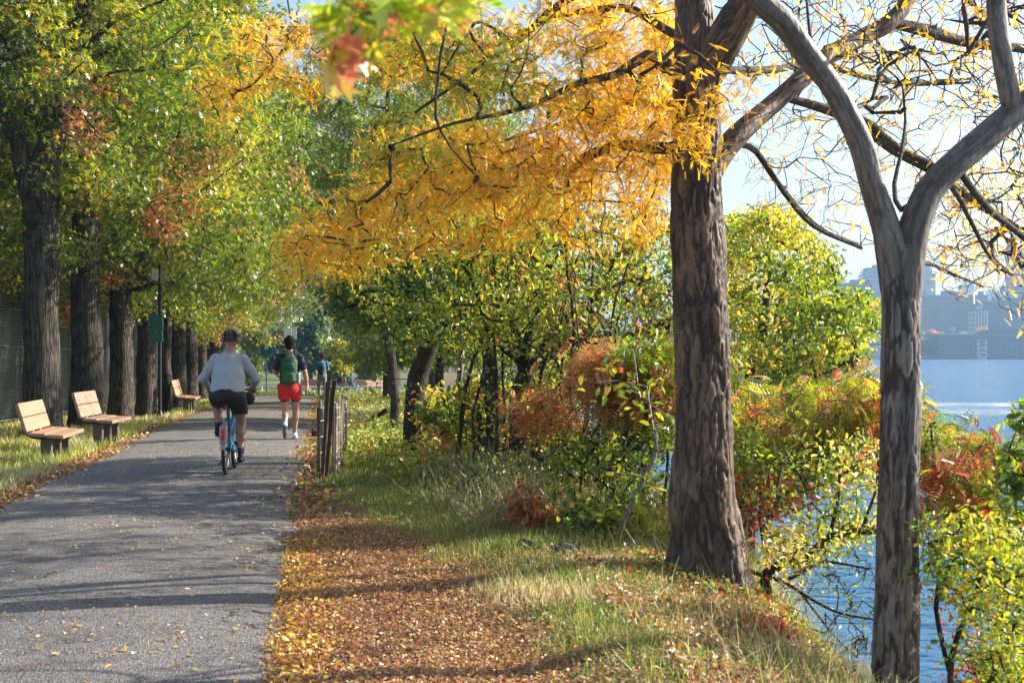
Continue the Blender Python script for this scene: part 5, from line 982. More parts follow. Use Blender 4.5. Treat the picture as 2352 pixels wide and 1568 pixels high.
bld(1926, 2004, 652, 1200, 2, 'long lower block behind the leaves, left of the tall flat topped one')
bld(1870, 1930, 690, 1150, 0, 'brick block at the left end of the skyline behind the waterside tree')
bld(2030, 2128, 668, 1250, 1, 'block mostly hidden by the slender trunk')
bld(2128, 2149, 630, 1500, 1, 'tower whose edge shows right of the slender trunk', top2=(2126, 2140, 600))
bld(2137, 2239, 680, 1120, 0, 'wide brick block right of the slender trunk', top2=(2178, 2197, 669), tank=1)
bld(2218, 2238, 650, 1900, 3, 'slim pale stepped tower rising behind the wide brick block', spire=22)
bld(2245, 2270, 680, 1080, 1, 'grey block above the striped tower')
bld(2272, 2302, 668, 1900, 3, 'faint hazy tower with a peaked top', spire=6)
bld(2291, 2314, 682, 1150, 2, 'narrow dark block left of the tallest towers', tank=1)
bld(2317, 2331, 554, 2100, 3, 'tallest pale tower at the right edge of the picture')
bld(2328, 2400, 578, 1250, 1, 'tall broad tower at the right edge')
bld(2400, 2520, 640, 1200, 0, 'brick block beyond the right edge')
bld(2262, 2420, 694, 1040, 2, 'long low block under the tall towers', tank=1)
t, w, h, d = bld(2238, 2270, 714, 960, 3, 'tower with white and rust vertical stripes')
for k in range(5):
    MB().box((-w / 2 + w * (k + 0.5) / 5, -0.22, h * 0.5), (w * 0.06, 0.4, h)).build('pilaster', M_PIL, t)
    if k < 4: MB().box((-w / 2 + w * (k + 1) / 5, -0.12, h * 0.5), (w * 0.07, 0.2, h * 0.98)).build('rust_band', M_RUST, t)
t, w, h, d = bld(2158, 2440, 771, 864, 2, 'long dark warehouse on the far waterfront', depth=30, base=0.5)
cx = (2255 - 1176) / FPX * 864 - t.location.x; MB().box((cx, -0.6, h * 0.42), (6.2, 1.0, h * 0.84)).build('pale_bay', BM[3], t)
for z in (0.2, 0.4, 0.6, 0.75): MB().box((cx, -1.2, h * z), (3.6, 0.3, 1.3)).build('window', BM[2], t)
t, w, h, d = bld(2186, 2204, 765, 880, 3, 'small shed with a white roof on the far waterfront', base=9)
# trees of the far shore and the wooded hill at the end of the park
def far_tree(label, px, py_top, D, w_px, pal, seed, base=2.0, group='trees of the far shore'):
    r_ = np.random.default_rng(seed); w = w_px / FPX * D; x = (px - 1176) / FPX * D; h = max(4, CAMZ + (HOR - py_top) / FPX * D - base); t = thing('far_tree', label, 'tree', (x, D, base - 1), 0, group)
    MB().tube([(0, 0, 0), (0, 0, h * 0.5)], [0.5, 0.3], 6).build('trunk', M_DARKB, t); n = 900
    q = norm(r_.normal(0, 1, (n, 3))) * (r_.random((n, 1)) ** 0.4); q *= (0.75 + 0.5 * fbm(q * 1.8 + seed, seed, 2))[:, None]; pos = q * np.array([w * 0.5, w * 0.5, h * 0.42]) + [0, 0, h * 0.62]
    scatter('crown', T_KITE, pos, r_.normal(0, 1, (n, 3)), r_.normal(0, 1, (n, 3)), r_.uniform(1.0, 2.4, n), jitter(r_, pick(r_, pal, n), 0.25), M_LEAF, t)
FG = [(3, (0.05, 0.09, 0.03)), (1, (0.12, 0.12, 0.03))]; FO = [(3, (0.45, 0.17, 0.06)), (1, (0.3, 0.2, 0.05))]; FY = [(2, (0.22, 0.22, 0.05)), (1, (0.1, 0.13, 0.03))]
for k, (px, top, D, w, pal, lb) in enumerate([(1948, 742, 905, 60, FG, 'dark green mass of a tree at the left of the far shore'), (1990, 748, 900, 55, FY, 'yellowish tree on the far shore left of the slender trunk'), (2035, 745, 905, 60, FG, 'green tree on the far shore behind the slender trunk'), (2090, 750, 905, 60, FG, 'broad tree on the far shore hidden by the slender trunk'),
        (2140, 756, 905, 34, FO, 'orange tree right of the slender trunk on the far shore'), (2150, 778, 875, 46, FG, 'low green tree at the left end of the dark warehouse'), (2168, 785, 874, 30, FY, 'small yellowish tree in front of the dark warehouse'), (2120, 775, 880, 40, FG, 'tree by the water just right of the slender trunk'),
        (2257, 752, 900, 34, FO, 'orange crown at the foot of the striped tower'), (2298, 762, 905, 26, FO, 'small rust tree right of the striped tower'), (2345, 760, 910, 24, FO, 'rust tree at the right edge of the far shore'), (1900, 745, 905, 60, FG, 'far shore tree behind the waterside tree')]):
    far_tree(lb, px, top, D, w, pal, 50 + k, base=(1.5 if D < 890 else 8))
# wooded hill
hx = np.linspace(-520, 40, 90); hy = np.linspace(170, 620, 40); HX, HY = np.meshgrid(hx, hy); hw = sst(HX, -0.10 * HY + 2, -0.10 * HY - 55) * sst(HY, 185, 300)
HZ = -2.2 + hw * (16 + 10 * n2(HX, HY, 0.012, 31)); ii = np.arange(39)[:, None]; jj = np.arange(89)[None]
tag(mesh_obj('hill', np.stack([HX, HY, HZ], -1), np.stack([ii * 90 + jj, ii * 90 + jj + 1, (ii + 1) * 90 + jj + 1, (ii + 1) * 90 + jj], -1).reshape(-1, 4), mat_hill('wooded_hill', (0.03, 0.045, 0.02), (0.06, 0.07, 0.03), 0.1), smooth=True), kind='structure')
r_ = np.random.default_rng(77); n = 2600; tx = r_.uniform(-230, 10, n); ty = r_.uniform(175, 480, n); k = (r_.random(n) < np.clip(0.15 + sst(tx, -0.10 * ty + 8, -0.10 * ty - 30), 0, 1)) & (tx < crest(ty) - 4) & ((tx < -0.30 * ty) | (ty > 200)); tx, ty = tx[k], ty[k]
tz = -2.2 + sst(tx, -0.10 * ty + 2, -0.10 * ty - 55) * sst(ty, 185, 300) * (16 + 10 * n2(tx, ty, 0.012, 31)); hgt = r_.uniform(6, 11, len(tx)); m = 70
q = norm(r_.normal(0, 1, (len(tx), m, 3))) * r_.random((len(tx), m, 1)) ** 0.35; pos = q * np.stack([hgt * 0.42, hgt * 0.42, hgt * 0.5], -1)[:, None] + np.stack([tx, ty, tz + hgt * 0.5], -1)[:, None]
cc = np.repeat(pick(r_, [(3, (0.06, 0.10, 0.04)), (2, (0.10, 0.14, 0.05)), (1, (0.20, 0.20, 0.06)), (0.6, (0.28, 0.14, 0.06))], len(tx)), m, 0); pos = pos.reshape(-1, 3)
tag(scatter('far_wood', T_KITE, pos, r_.normal(0, 1, pos.shape), r_.normal(0, 1, pos.shape), r_.uniform(0.8, 1.9, len(pos)), jitter(r_, cc, 0.2), M_LEAF), kind='stuff')
# willow and shrubs at the end of the path
def loose_tree(label, px, D, w_px, top, pal, seed, name='willow_tree', n=6500, base=None, ls=(0.25, 0.5), droop=0.6):
    r_ = np.random.default_rng(seed); x = (px - 1176) / FPX * D; b = gz1(x, D) if base is None else base; h = CAMZ + (HOR - top) / FPX * D - b; w = w_px / FPX * D; t = thing(name, label, 'tree', (x, D, b))
    g = Grow(seed); g.skeleton([[0, 0, -0.2, 0.03 * h], [0.05, 0, h * 0.3, 0.022 * h], [0, 0, h * 0.8, 0.006 * h]], 0.5, wig=0.1, live_from=0.2)
    q = norm(g.rng.normal(0, 1, (160, 3))) * g.rng.random((160, 1)) ** 0.4; T = q * np.array([w * 0.42, w * 0.42, h * 0.42]) + [0, 0, h * 0.53]; g.grow(T, step=0.5, tipr=0.012); V, F = g.tubes(); mesh_obj('trunk', V, F, M_DARKB, t, smooth=True)
    pos, A, Nn, ix = g.leaf_sites(n // 160, w * 0.13, 2, droop); pos[:, 2] = np.maximum(pos[:, 2], 0.1); c = blend_pal(r_, pos + seed, pal, 0.35, seed, (0.55,) * (len(pal) - 1)); scatter('crown', T_KITE, pos, A, Nn, r_.uniform(*ls, len(pos)), c, M_LEAF, t)
LG = [(3, (0.22, 0.30, 0.07)), (2, (0.32, 0.38, 0.09)), (1, (0.14, 0.20, 0.05))]; BGn = [(3, (0.05, 0.10, 0.05)), (2, (0.08, 0.13, 0.06))]
loose_tree('pale green willow left of the blue sign at the end of the path', 572, 112, 92, 728, (LG,), 81, droop=1.2)
loose_tree('paler willow standing against the oaks behind the cyclist', 515, 100, 80, 740, (LG, BGn), 82)
loose_tree('dark blue green tree behind the blue sign', 640, 165, 120, 735, (BGn,), 83, 'leafy_tree', ls=(0.35, 0.7))
loose_tree('dull green tree behind the walker', 715, 150, 110, 715, (BGn, LG), 84, 'leafy_tree', ls=(0.35, 0.7))
loose_tree('light yellow green bush tree right of the walker', 775, 105, 70, 770, (YGR, LG), 85, 'leafy_tree')
loose_tree('small green tree near the seated pair', 850, 112, 80, 780, (GRN, LG), 86, 'leafy_tree')
loose_tree('grey green tree far behind the left oaks', 430, 140, 150, 690, (BGn, LG), 87, 'leafy_tree', ls=(0.35, 0.7))
loose_tree('dull green tree seen between the oak trunks', 300, 95, 150, 640, (GRND, BGn), 88, 'leafy_tree', n=9000, ls=(0.25, 0.5))
loose_tree('green tree at the left beyond the fence', 120, 90, 170, 560, (GRND, GRN), 89, 'leafy_tree', n=9000, ls=(0.25, 0.5))
# ------------------------------------------------------------------ figures: smooth bodies grown from joined limbs
def sdf_surface(prims, res=0.011, k=0.02, cut=None, wob=0.0, seed=0):
    """prims: (a, b, ra, rb[, axis, stretch]) -> closed smooth surface (verts, quads)"""
    A = np.array([p[0] for p in prims], float); B = np.array([p[1] for p in prims], float); rm = np.array([max(p[2], p[3]) * (max(1.0, p[5]) if len(p) > 4 else 1.0) for p in prims])
    lo = np.minimum((A - rm[:, None]).min(0), (B - rm[:, None]).min(0)) - 3 * res - k; hi = np.maximum((A + rm[:, None]).max(0), (B + rm[:, None]).max(0)) + 3 * res + k
    n = np.ceil((hi - lo) / res).astype(int) + 1; Fd = np.full(n, 0.5, np.float32); ax = [lo[i] + np.arange(n[i]) * res for i in range(3)]
    for p, r in zip(prims, rm):
        a, b = np.array(p[0], float), np.array(p[1], float); l = np.minimum(a, b) - r - 0.06; h = np.maximum(a, b) + r + 0.06
        i0 = np.maximum(((l - lo) / res).astype(int), 0); i1 = np.minimum(((h - lo) / res).astype(int) + 2, n)
        X, Y, Z = np.meshgrid(ax[0][i0[0]:i1[0]], ax[1][i0[1]:i1[1]], ax[2][i0[2]:i1[2]], indexing='ij'); q = np.stack([X, Y, Z], -1)
        d = b - a; L2 = max(d @ d, 1e-9)
        if len(p) > 4:
            u = norm(np.array(p[4], float)); sc = p[5]; qa = q - a; du = (qa @ u)[..., None]; qs = qa - du * u * (1 - 1 / sc); ds = d - (d @ u) * u * (1 - 1 / sc); L2 = max(ds @ ds, 1e-9); t = np.clip((qs @ ds) / L2, 0, 1); dist = np.linalg.norm(qs - t[..., None] * ds, axis=-1) - (p[2] * (1 - t) + p[3] * t)
        else:
            t = np.clip(((q - a) @ d) / L2, 0, 1); dist = np.linalg.norm(q - a - t[..., None] * d, axis=-1) - (p[2] * (1 - t) + p[3] * t)
        sl = Fd[i0[0]:i1[0], i0[1]:i1[1], i0[2]:i1[2]]; hh = np.clip(0.5 + 0.5 * (sl - dist) / k, 0, 1); Fd[i0[0]:i1[0], i0[1]:i1[1], i0[2]:i1[2]] = sl * (1 - hh) + dist * hh - k * hh * (1 - hh)
    X, Y, Z = np.meshgrid(*ax, indexing='ij'); q = np.stack([X, Y, Z], -1)
    if wob: Fd = Fd + (wob * (fbm(q * np.array([9, 9, 6]), seed, 2) - 0.5) * 2).astype(np.float32)
    for c in (cut or []): Fd = np.maximum(Fd, c(q))
    ins = Fd < 0; cs = [slice(0, -1), slice(1, None)]; cnt = 0; pos = np.zeros(tuple(n - 1) + (3,)); num = np.zeros(tuple(n - 1))
    cor = {(i, j, l): Fd[cs[i], cs[j], cs[l]] for i in (0, 1) for j in (0, 1) for l in (0, 1)}
    for i in (0, 1):
        for j in (0, 1):
            for e in range(3):
                c0 = [i, j]; c0.insert(e, 0); c1 = list(c0); c1[e] = 1; f0, f1 = cor[tuple(c0)], cor[tuple(c1)]; m = (f0 < 0) != (f1 < 0); t = np.where(m, f0 / np.where(m, f0 - f1, 1), 0)
                for x in range(3): pos[..., x] += m * (t if x == e else c0[x])
                num += m
    act = num > 0; vid = np.full(act.shape, -1); vid[act] = np.arange(act.sum()); idx = np.argwhere(act); V = lo + (idx + pos[act] / num[act][:, None]) * res; Q = []
    for e in range(3):
        o = [x for x in range(3) if x != e]; sl0 = [slice(1, -1)] * 3; sl1 = [slice(1, -1)] * 3; sl0[e] = slice(0, -1); sl1[e] = slice(1, None); a = ins[tuple(sl0)]; b = ins[tuple(sl1)]; w = np.argwhere(a != b)
        if len(w) == 0: continue
        g = w.copy()
        for x in o: g[:, x] += 1
        def at(d1, d2): c = g.copy(); c[:, o[0]] += d1; c[:, o[1]] += d2; return vid[c[:, 0], c[:, 1], c[:, 2]]
        f = np.stack([at(-1, -1), at(0, -1), at(0, 0), at(-1, 0)], -1); fl = a[tuple(w.T)] if e != 1 else ~a[tuple(w.T)]; f[~fl] = f[~fl][:, ::-1]; Q.append(f)
    Q = np.concatenate(Q); Q = Q[(Q >= 0).all(1)]; return V, Q
def body(name, prims, mat, parent, **kw):
    V, Fq = sdf_surface(prims, **kw); return mesh_obj(name, V, Fq, mat, parent, smooth=True)
M_SKIN = mat_flat('tanned_skin', (0.42, 0.22, 0.145), 0.5, var=0.08, scale=8); M_GREY_T = mat_flat('grey_jersey', (0.40, 0.42, 0.45), 0.8, var=0.06, scale=5, bump=0.03); M_BLACK_T = mat_flat('black_cloth', (0.012, 0.012, 0.014), 0.7, var=0.2); M_HAIR = mat_flat('dark_hair', (0.012, 0.009, 0.008), 0.9, var=0.3, scale=40, bump=0.006, spec=0.1)
M_RED_T = mat_flat('red_shorts_cloth', (0.60, 0.018, 0.016), 0.8, var=0.08, scale=6, bump=0.025); M_NAVY = mat_flat('navy_shirt', (0.010, 0.018, 0.035), 0.85, var=0.15, bump=0.015); M_PACK = mat_flat('green_pack_cloth', (0.012, 0.070, 0.024), 0.75, var=0.35, scale=9, bump=0.02); M_PACK2 = mat_flat('light_green_pack_cloth', (0.020, 0.10, 0.032), 0.65, var=0.2)
M_RUB = mat_flat('black_rubber', (0.015, 0.015, 0.016), 0.7); M_BIKEB = mat_flat('blue_bike_paint', (0.02, 0.17, 0.36), 0.3, var=0.04); M_FEND = mat_flat('silver_fender', (0.30, 0.30, 0.32), 0.35, 0.3); M_REFL = mat_flat('red_reflector', (0.70, 0.02, 0.02), 0.2); M_HELM = mat_flat('dark_helmet_shell', (0.03, 0.04, 0.06), 0.25); M_ORG = mat_flat('orange_helmet_trim', (0.62, 0.12, 0.06), 0.4)
M_SOCK = mat_flat('navy_sock', (0.03, 0.035, 0.06), 0.9); M_SHOEG = mat_flat('grey_shoe_sole', (0.12, 0.12, 0.12), 0.7); M_WSHOE = mat_flat('white_shoe', (0.75, 0.78, 0.82), 0.5); M_BSHIRT = mat_flat('blue_shirt', (0.02, 0.16, 0.30), 0.7, bump=0.006); M_JEAN = mat_flat('faded_jeans', (0.12, 0.22, 0.36), 0.85, bump=0.006); M_GREYP = mat_flat('grey_trousers', (0.22, 0.22, 0.24), 0.85); M_BLK2 = mat_flat('black_plastic', (0.02, 0.02, 0.02), 0.35)
v3 = lambda *a: np.array(a, float)
def head(c, f=v3(0, 1, 0), s=1.0):             # c: centre of the skull, f: facing
    f = norm(np.array(f, float)); r = norm(np.cross(f, [0, 0, 1])); u = np.cross(r, f); c = np.array(c, float)
    q = lambda a, b, d: c + (r * a + f * b + u * d) * s
    return [(q(0, -0.012, 0.02), q(0, 0.02, 0.015), 0.090 * s, 0.086 * s), (q(0, -0.03, 0.01), q(0, -0.045, -0.04), 0.078 * s, 0.062 * s), (q(0, 0.035, -0.03), q(0, 0.060, -0.085), 0.064 * s, 0.036 * s),
            (q(0, 0.095, 0.0), q(0, 0.118, -0.035), 0.012 * s, 0.017 * s), (q(0, 0.088, 0.022), q(0, 0.088, 0.022), 0.02 * s, 0.02 * s, r, 2.2), (q(-0.018, 0.092, -0.072), q(0.018, 0.092, -0.072), 0.011 * s, 0.011 * s),
            (q(0.086, -0.012, 0.01), q(0.082, -0.006, -0.03), 0.017 * s, 0.011 * s), (q(-0.086, -0.012, 0.01), q(-0.082, -0.006, -0.03), 0.017 * s, 0.011 * s)]
def hand(w, d, n, side, curl=0.5, s=1.0):      # wrist, direction, palm normal, thumb side
    d = norm(np.array(d, float)); n = norm(np.array(n, float) - (np.array(n) @ d) * d); t = np.cross(d, n) * side; w = np.array(w, float); P_ = []
    palm = w + d * 0.09 * s
    P_.append((w, w + d * 0.03 * s, 0.024 * s, 0.026 * s, t, 1.25)); P_.append((w + d * 0.03 * s, palm - d * 0.01 * s, 0.020 * s, 0.020 * s, t, 1.9))
    for j, (o, L) in enumerate([(0.030, 0.072), (0.010, 0.080), (-0.011, 0.075), (-0.031, 0.060)]):
        p = palm + t * o * s - d * 0.006 * s * abs(j - 1); a = curl * 0.5
        for seg, f in enumerate((0.45, 0.32, 0.25)):
            dd = d * math.cos(a) + n * math.sin(a); q = p + dd * L * f * s; P_.append((p, q, 0.0105 * s - 0.001 * seg, 0.0095 * s - 0.001 * seg)); p = q; a += curl * 0.9
    p = w + d * 0.028 * s + t * 0.024 * s; q = p + (d * 0.6 + t * 0.65 + n * 0.3) * 0.036 * s; P_.append((p, q, 0.014 * s, 0.012 * s)); P_.append((q, q + (d * 0.9 + t * 0.15 + n * (0.2 + curl * 0.5)) * 0.034 * s, 0.0115 * s, 0.0095 * s)); return P_
def limb(pts, rad): return [(pts[i], pts[i + 1], rad[i], rad[i + 1]) for i in range(len(pts) - 1)]
def leg(h, kn, an, s=1.0):
    h, kn, an = map(lambda q: np.array(q, float), (h, kn, an)); cm = kn + (an - kn) * 0.32 + v3(0, -0.022, 0) * s
    return limb([h, (h + kn) / 2, kn, cm, an], [0.092 * s, 0.078 * s, 0.052 * s, 0.055 * s, 0.033 * s])
def shoe_prims(an, toe, heel=None, s=1.0, fat=1.0):
    an, toe = np.array(an, float), np.array(toe, float); d = norm(toe - an); hl = an - d * 0.05 if heel is None else np.array(heel, float)
    return [(hl, (hl + toe) / 2, 0.036 * s, 0.038 * s), ((hl + toe) / 2, toe, 0.038 * s, 0.028 * s, np.cross(d, [0, 0, 1]) + 1e-6, 1.15), (an, hl, 0.040 * s, 0.036 * s)]

# ---- the walker, seen from behind, left foot lifting off
def walker():
    t = thing('person', 'walker in red shorts and navy shirt with a green backpack, heel lifted, on the path', 'person', (-3.97, 25.4, gz1(-3.97, 25.4) + 0.035), 0.10)
    hipL, hipR = v3(-0.095, 0, 0.93), v3(0.095, 0.02, 0.93); knL, anL = v3(-0.075, -0.02, 0.50), v3(-0.065, -0.30, 0.24); knR, anR = v3(0.10, 0.10, 0.50), v3(0.085, 0.12, 0.085)
    shL, shR = v3(-0.172, 0, 1.445), v3(0.172, 0, 1.445); elL, elR = v3(-0.27, -0.03, 1.21), v3(0.27, -0.05, 1.20); wrL, wrR = v3(-0.20, 0.19, 1.12), v3(0.31, -0.01, 0.955)
    toeL, toeR = v3(-0.065, -0.27, 0.045), v3(0.095, 0.29, 0.030)
    pr = head(v3(0, 0.02, 1.70)) + [(v3(0, -0.01, 1.50), v3(0, 0.005, 1.63), 0.062, 0.055), (v3(0, 0, 0.97), v3(0, 0.0, 1.15), 0.115, 0.105, v3(1, 0, 0), 1.30), (v3(0, 0, 1.15), v3(0, -0.01, 1.38), 0.105, 0.125, v3(1, 0, 0), 1.35), (shL, shR, 0.07, 0.07), (v3(0, -0.02, 0.94), v3(0, -0.02, 0.99), 0.12, 0.12, v3(1, 0, 0), 1.3)]
    pr += leg(hipL, knL, anL) + leg(hipR, knR, anR)
    for sh, el, wr, sd, hd in ((shL, elL, wrL, -1, v3(0.5, 0.8, 0.1)), (shR, elR, wrR, 1, v3(0.05, 0.12, -1))):
        pr += limb([sh, (sh + el) / 2, el, el + (wr - el) * 0.3, wr], [0.058, 0.047, 0.040, 0.041, 0.025]); pr += hand(wr, hd, v3(-sd, 0.1, 0.0), 1 if sd < 0 else -1, 0.5, 1.05)
    pr += [(anL, toeL + v3(0, -0.03, 0.06), 0.03, 0.028), (anR, anR + v3(0, 0.06, -0.04), 0.033, 0.028)]
    b = body('body', pr, M_SKIN, t, res=0.0085, k=0.018)
    hp = [(v3(0, -0.012, 1.735), v3(0, 0.012, 1.74), 0.103, 0.096), (v3(0, -0.03, 1.70), v3(0, -0.035, 1.645), 0.092, 0.076), (v3(0, 0.045, 1.785), v3(0, -0.01, 1.79), 0.05, 0.06)]
    body('hair', hp, M_HAIR, t, res=0.008, k=0.02, wob=0.006, cut=[lambda q: (q[..., 1] - 0.055 - (q[..., 2] - 1.70) * 0.6).astype(np.float32), lambda q: (1.60 - q[..., 2]).astype(np.float32)])
    sp = [(v3(0, 0, 0.90), v3(0, 0, 1.15), 0.142, 0.125, v3(1, 0, 0), 1.28), (v3(0, 0, 1.15), v3(0, -0.01, 1.38), 0.125, 0.130, v3(1, 0, 0), 1.34), (shL, shR, 0.072, 0.072), (v3(0, -0.01, 1.45), v3(0, 0, 1.54), 0.105, 0.068)] + limb([shL, shL + (elL - shL) * 0.75], [0.070, 0.062]) + limb([shR, shR + (elR - shR) * 0.75], [0.070, 0.062])
    body('shirt', sp, M_NAVY, t, res=0.010, k=0.03, wob=0.005, cut=[lambda q: (0.905 - q[..., 2]).astype(np.float32), lambda q: (np.minimum(0.078 - np.hypot(q[..., 0], q[..., 1] - 0.0), 0.5) * (q[..., 2] > 1.48)).astype(np.float32) - 0.002 * (q[..., 2] <= 1.48)])
    short = [(v3(0, -0.02, 0.94), v3(0, -0.02, 0.90), 0.145, 0.15, v3(1, 0, 0), 1.22)] + limb([hipL + v3(-0.01, -0.01, 0), hipL + (knL - hipL) * 0.46], [0.115, 0.112]) + limb([hipR, hipR + (knR - hipR) * 0.46], [0.115, 0.112])
    body('shorts', short, M_RED_T, t, res=0.010, k=0.03, wob=0.006, cut=[lambda q: (0.69 - q[..., 2]).astype(np.float32), lambda q: (q[..., 2] - 0.985).astype(np.float32)])
    for h, kn in ((hipL, knL), (hipR, knR)): body('short_liner', limb([h, h + (kn - h) * 0.56], [0.10, 0.080]), M_BLACK_T, t, res=0.012, cut=[lambda q: (0.66 - q[..., 2]).astype(np.float32)])
    for i, (an, toe, m, hl) in enumerate(((anL, toeL, M_SHOEG, v3(-0.065, -0.335, 0.225)), (anR, toeR, M_WSHOE, None))):
        s_ = body('shoe', shoe_prims(an - v3(0, 0, 0.02) if i else an, toe, hl if i == 0 else v3(0.085, 0.07, 0.045)), m, t, res=0.009); body('sock', [(an, an + (v3(0, 0.01, 0.05) if i else v3(0, 0.03, 0.045)), 0.042, 0.038)], M_WSHOE, t, res=0.01)
    pk = [(v3(0, -0.20, 1.06), v3(0, -0.20, 1.36), 0.105, 0.10, v3(1, 0, 0), 1.42), (v3(0, -0.17, 1.40), v3(0, -0.16, 1.44), 0.09, 0.07, v3(1, 0, 0), 1.45)]
    body('backpack', pk, M_PACK, t, res=0.010, k=0.03, wob=0.005)
    body('pack_pocket', [(v3(0, -0.295, 1.05), v3(0, -0.295, 1.15), 0.045, 0.045, v3(1, 0, 0), 2.3)], M_PACK2, t, res=0.010); body('pack_pocket', [(v3(0.02, -0.285, 1.28), v3(0.02, -0.285, 1.33), 0.035, 0.035, v3(1, 0, 0), 2.2)], M_PACK2, t, res=0.010)
    for s_ in (-1, 1):
        q = resample([[s_ * 0.09, -0.13, 1.50, 0.012], [s_ * 0.10, -0.03, 1.575, 0.012], [s_ * 0.125, 0.09, 1.50, 0.012], [s_ * 0.15, 0.13, 1.30, 0.012], [s_ * 0.165, 0.02, 1.08, 0.012], [s_ * 0.13, -0.12, 1.02, 0.012]], 0.03); MB().tube(q[:, :3], 0.014, 6, True, 1.8).build('strap', M_BLACK_T, t, True)
    body('side_bottle', [(v3(0.165, -0.20, 1.00), v3(0.165, -0.20, 1.16), 0.034, 0.034)], M_GALV, t, res=0.01)
walker()

# ---- bicycle
BX, BY = -3.60, 17.9; BZ = float(pathz(np.array([BX]), np.array([BY]))[0]); BRZ = 0.085
def bicycle():
    t = thing('bicycle', 'blue city bicycle with silver rear fender and red rear reflector, ridden up the path', 'bicycle', (BX, BY, BZ), BRZ); WR = 0.325; W0 = v3(0, 0, WR); W1 = v3(0, 1.05, WR); RX = np.array([[0, 0, 1], [0, 1, 0], [-1, 0, 0]], float)
    for W in (W0, W1):
        w = thing_part('wheel', t)
        th = np.linspace(0, 2 * math.pi, 49)[:-1]
        def ring(R_, r_, n=8):
            V = [[r_ * math.cos(a) * 1.0, (R_ + r_ * math.sin(a)) * math.cos(u), (R_ + r_ * math.sin(a)) * math.sin(u)] for u in th for a in np.arange(n) * 2 * math.pi / n]; F = [[i * n + j, ((i + 1) % 48) * n + j, ((i + 1) % 48) * n + (j + 1) % n, i * n + (j + 1) % n] for i in range(48) for j in range(n)]; return V, F
        V, F = ring(WR - 0.022, 0.023); MB().add(np.array(V) + W, F).build('tyre', M_RUB, w, True); V, F = ring(WR - 0.048, 0.012, 6); MB().add(np.array(V) + W, F).build('rim', M_STEEL, w, True)
        mb = MB()
        for k in range(24): a = k * 2 * math.pi / 24; b = a + (0.35 if k % 2 else -0.35); mb.tube([W + v3(0.02 * (1 if k % 4 < 2 else -1), 0.02 * math.cos(b), 0.02 * math.sin(b)), W + v3(0, (WR - 0.05) * math.cos(a), (WR - 0.05) * math.sin(a))], 0.0014, 3, False)
        mb.build('spokes', M_STEEL, w); MB().lathe([(0.026, -0.05), (0.026, 0.05)], W, 12, RX).build('hub', M_IRON, w, True)
    BB = v3(0, 0.45, 0.28); ST = v3(0, 0.24, 0.80); HT = v3(0, 0.86, 0.86); HB = v3(0, 0.90, 0.62)
    mb = MB(); mb.tube([BB, ST], 0.022, 10).tube([BB + v3(0, 0.02, 0.02), HB], 0.036, 10, True, 1.25).tube([BB + v3(0, -0.05, 0.22), HB + v3(0, -0.01, 0.06)], 0.028, 10).tube([HT, HB - v3(0, -.01, 0.02)], 0.026, 10)
    for s in (-1, 1): mb.tube([BB + v3(s * 0.03, 0, 0), W0 + v3(s * 0.065, 0, 0)], 0.012, 8).tube([ST + v3(s * 0.02, 0.01, -0.10), W0 + v3(s * 0.065, 0, 0)], 0.010, 8).tube([HB + v3(s * 0.04, 0.0, 0.0), HB + v3(s * 0.055, 0.03, -0.05), W1 + v3(s * 0.055, 0, 0)], 0.014, 8)
    mb.build('frame', M_BIKEB, t, True)
    body('chain_guard', [(BB + v3(0.07, 0.06, 0.0), W0 + v3(0.07, 0.06, 0), 0.035, 0.025)], M_BIKEB, t, res=0.012)
    def fender(W, a0, a1, m, nm, wd=0.034):
        mb = MB(); V = []; F = []; n = 22
        for i in range(n):
            a = a0 + (a1 - a0) * i / (n - 1)
            for j in range(5): b = (j - 2) / 2; rr = WR + 0.022 - 0.022 * b * b; V.append(W + v3(wd * b, rr * math.cos(a), rr * math.sin(a)))
        for i in range(n - 1):
            for j in range(4): F.append([i * 5 + j, i * 5 + j + 1, i * 5 + j + 6, i * 5 + j + 5])
        return MB().add(V, F).build(nm, m, t, True)
    fender(W0, R(50), R(178), M_FEND, 'fender'); fender(W1, R(20), R(150), M_BIKEB, 'fender')
    body('rear_guard', [(W0 + v3(0, -WR - 0.005, 0.10), W0 + v3(0, -WR * 0.72, 0.29), 0.022, 0.026, v3(1, 0, 0), 2.0)], M_FEND, t, res=0.008)
    MB().box(W0 + v3(0, -WR * 0.98 - 0.022, 0.20), (0.052, 0.018, 0.135), rx(-0.32), 0.008).build('tail_light', M_REFL, t)
    body('saddle', [(v3(-0.065, 0.10, 0.925), v3(0.065, 0.10, 0.925), 0.030, 0.030), (v3(0, 0.10, 0.93), v3(0, 0.30, 0.925), 0.045, 0.018)], M_BLK2, t, res=0.009, k=0.04)
    MB().tube([ST, v3(0, 0.19, 0.90)], 0.015, 8).build('seat_post', M_STEEL, t, True); MB().lathe([(0.026, -0.012), (0.030, 0), (0.026, 0.012)], v3(0, 0.035, 0.865), 12, rx(math.pi / 2)).build('saddle_light', M_REFL, t, True)
    hb = [(-0.30, 0.66, 1.04), (-0.20, 0.72, 1.05), (-0.08, 0.82, 1.04), (0, 0.84, 1.03), (0.08, 0.82, 1.04), (0.20, 0.72, 1.05), (0.30, 0.66, 1.04)]
    MB().tube(hb, 0.013, 8).tube([HT - v3(0, 0, 0.02), v3(0, 0.84, 1.03)], 0.018, 8).build('handlebar', M_IRON, t, True)
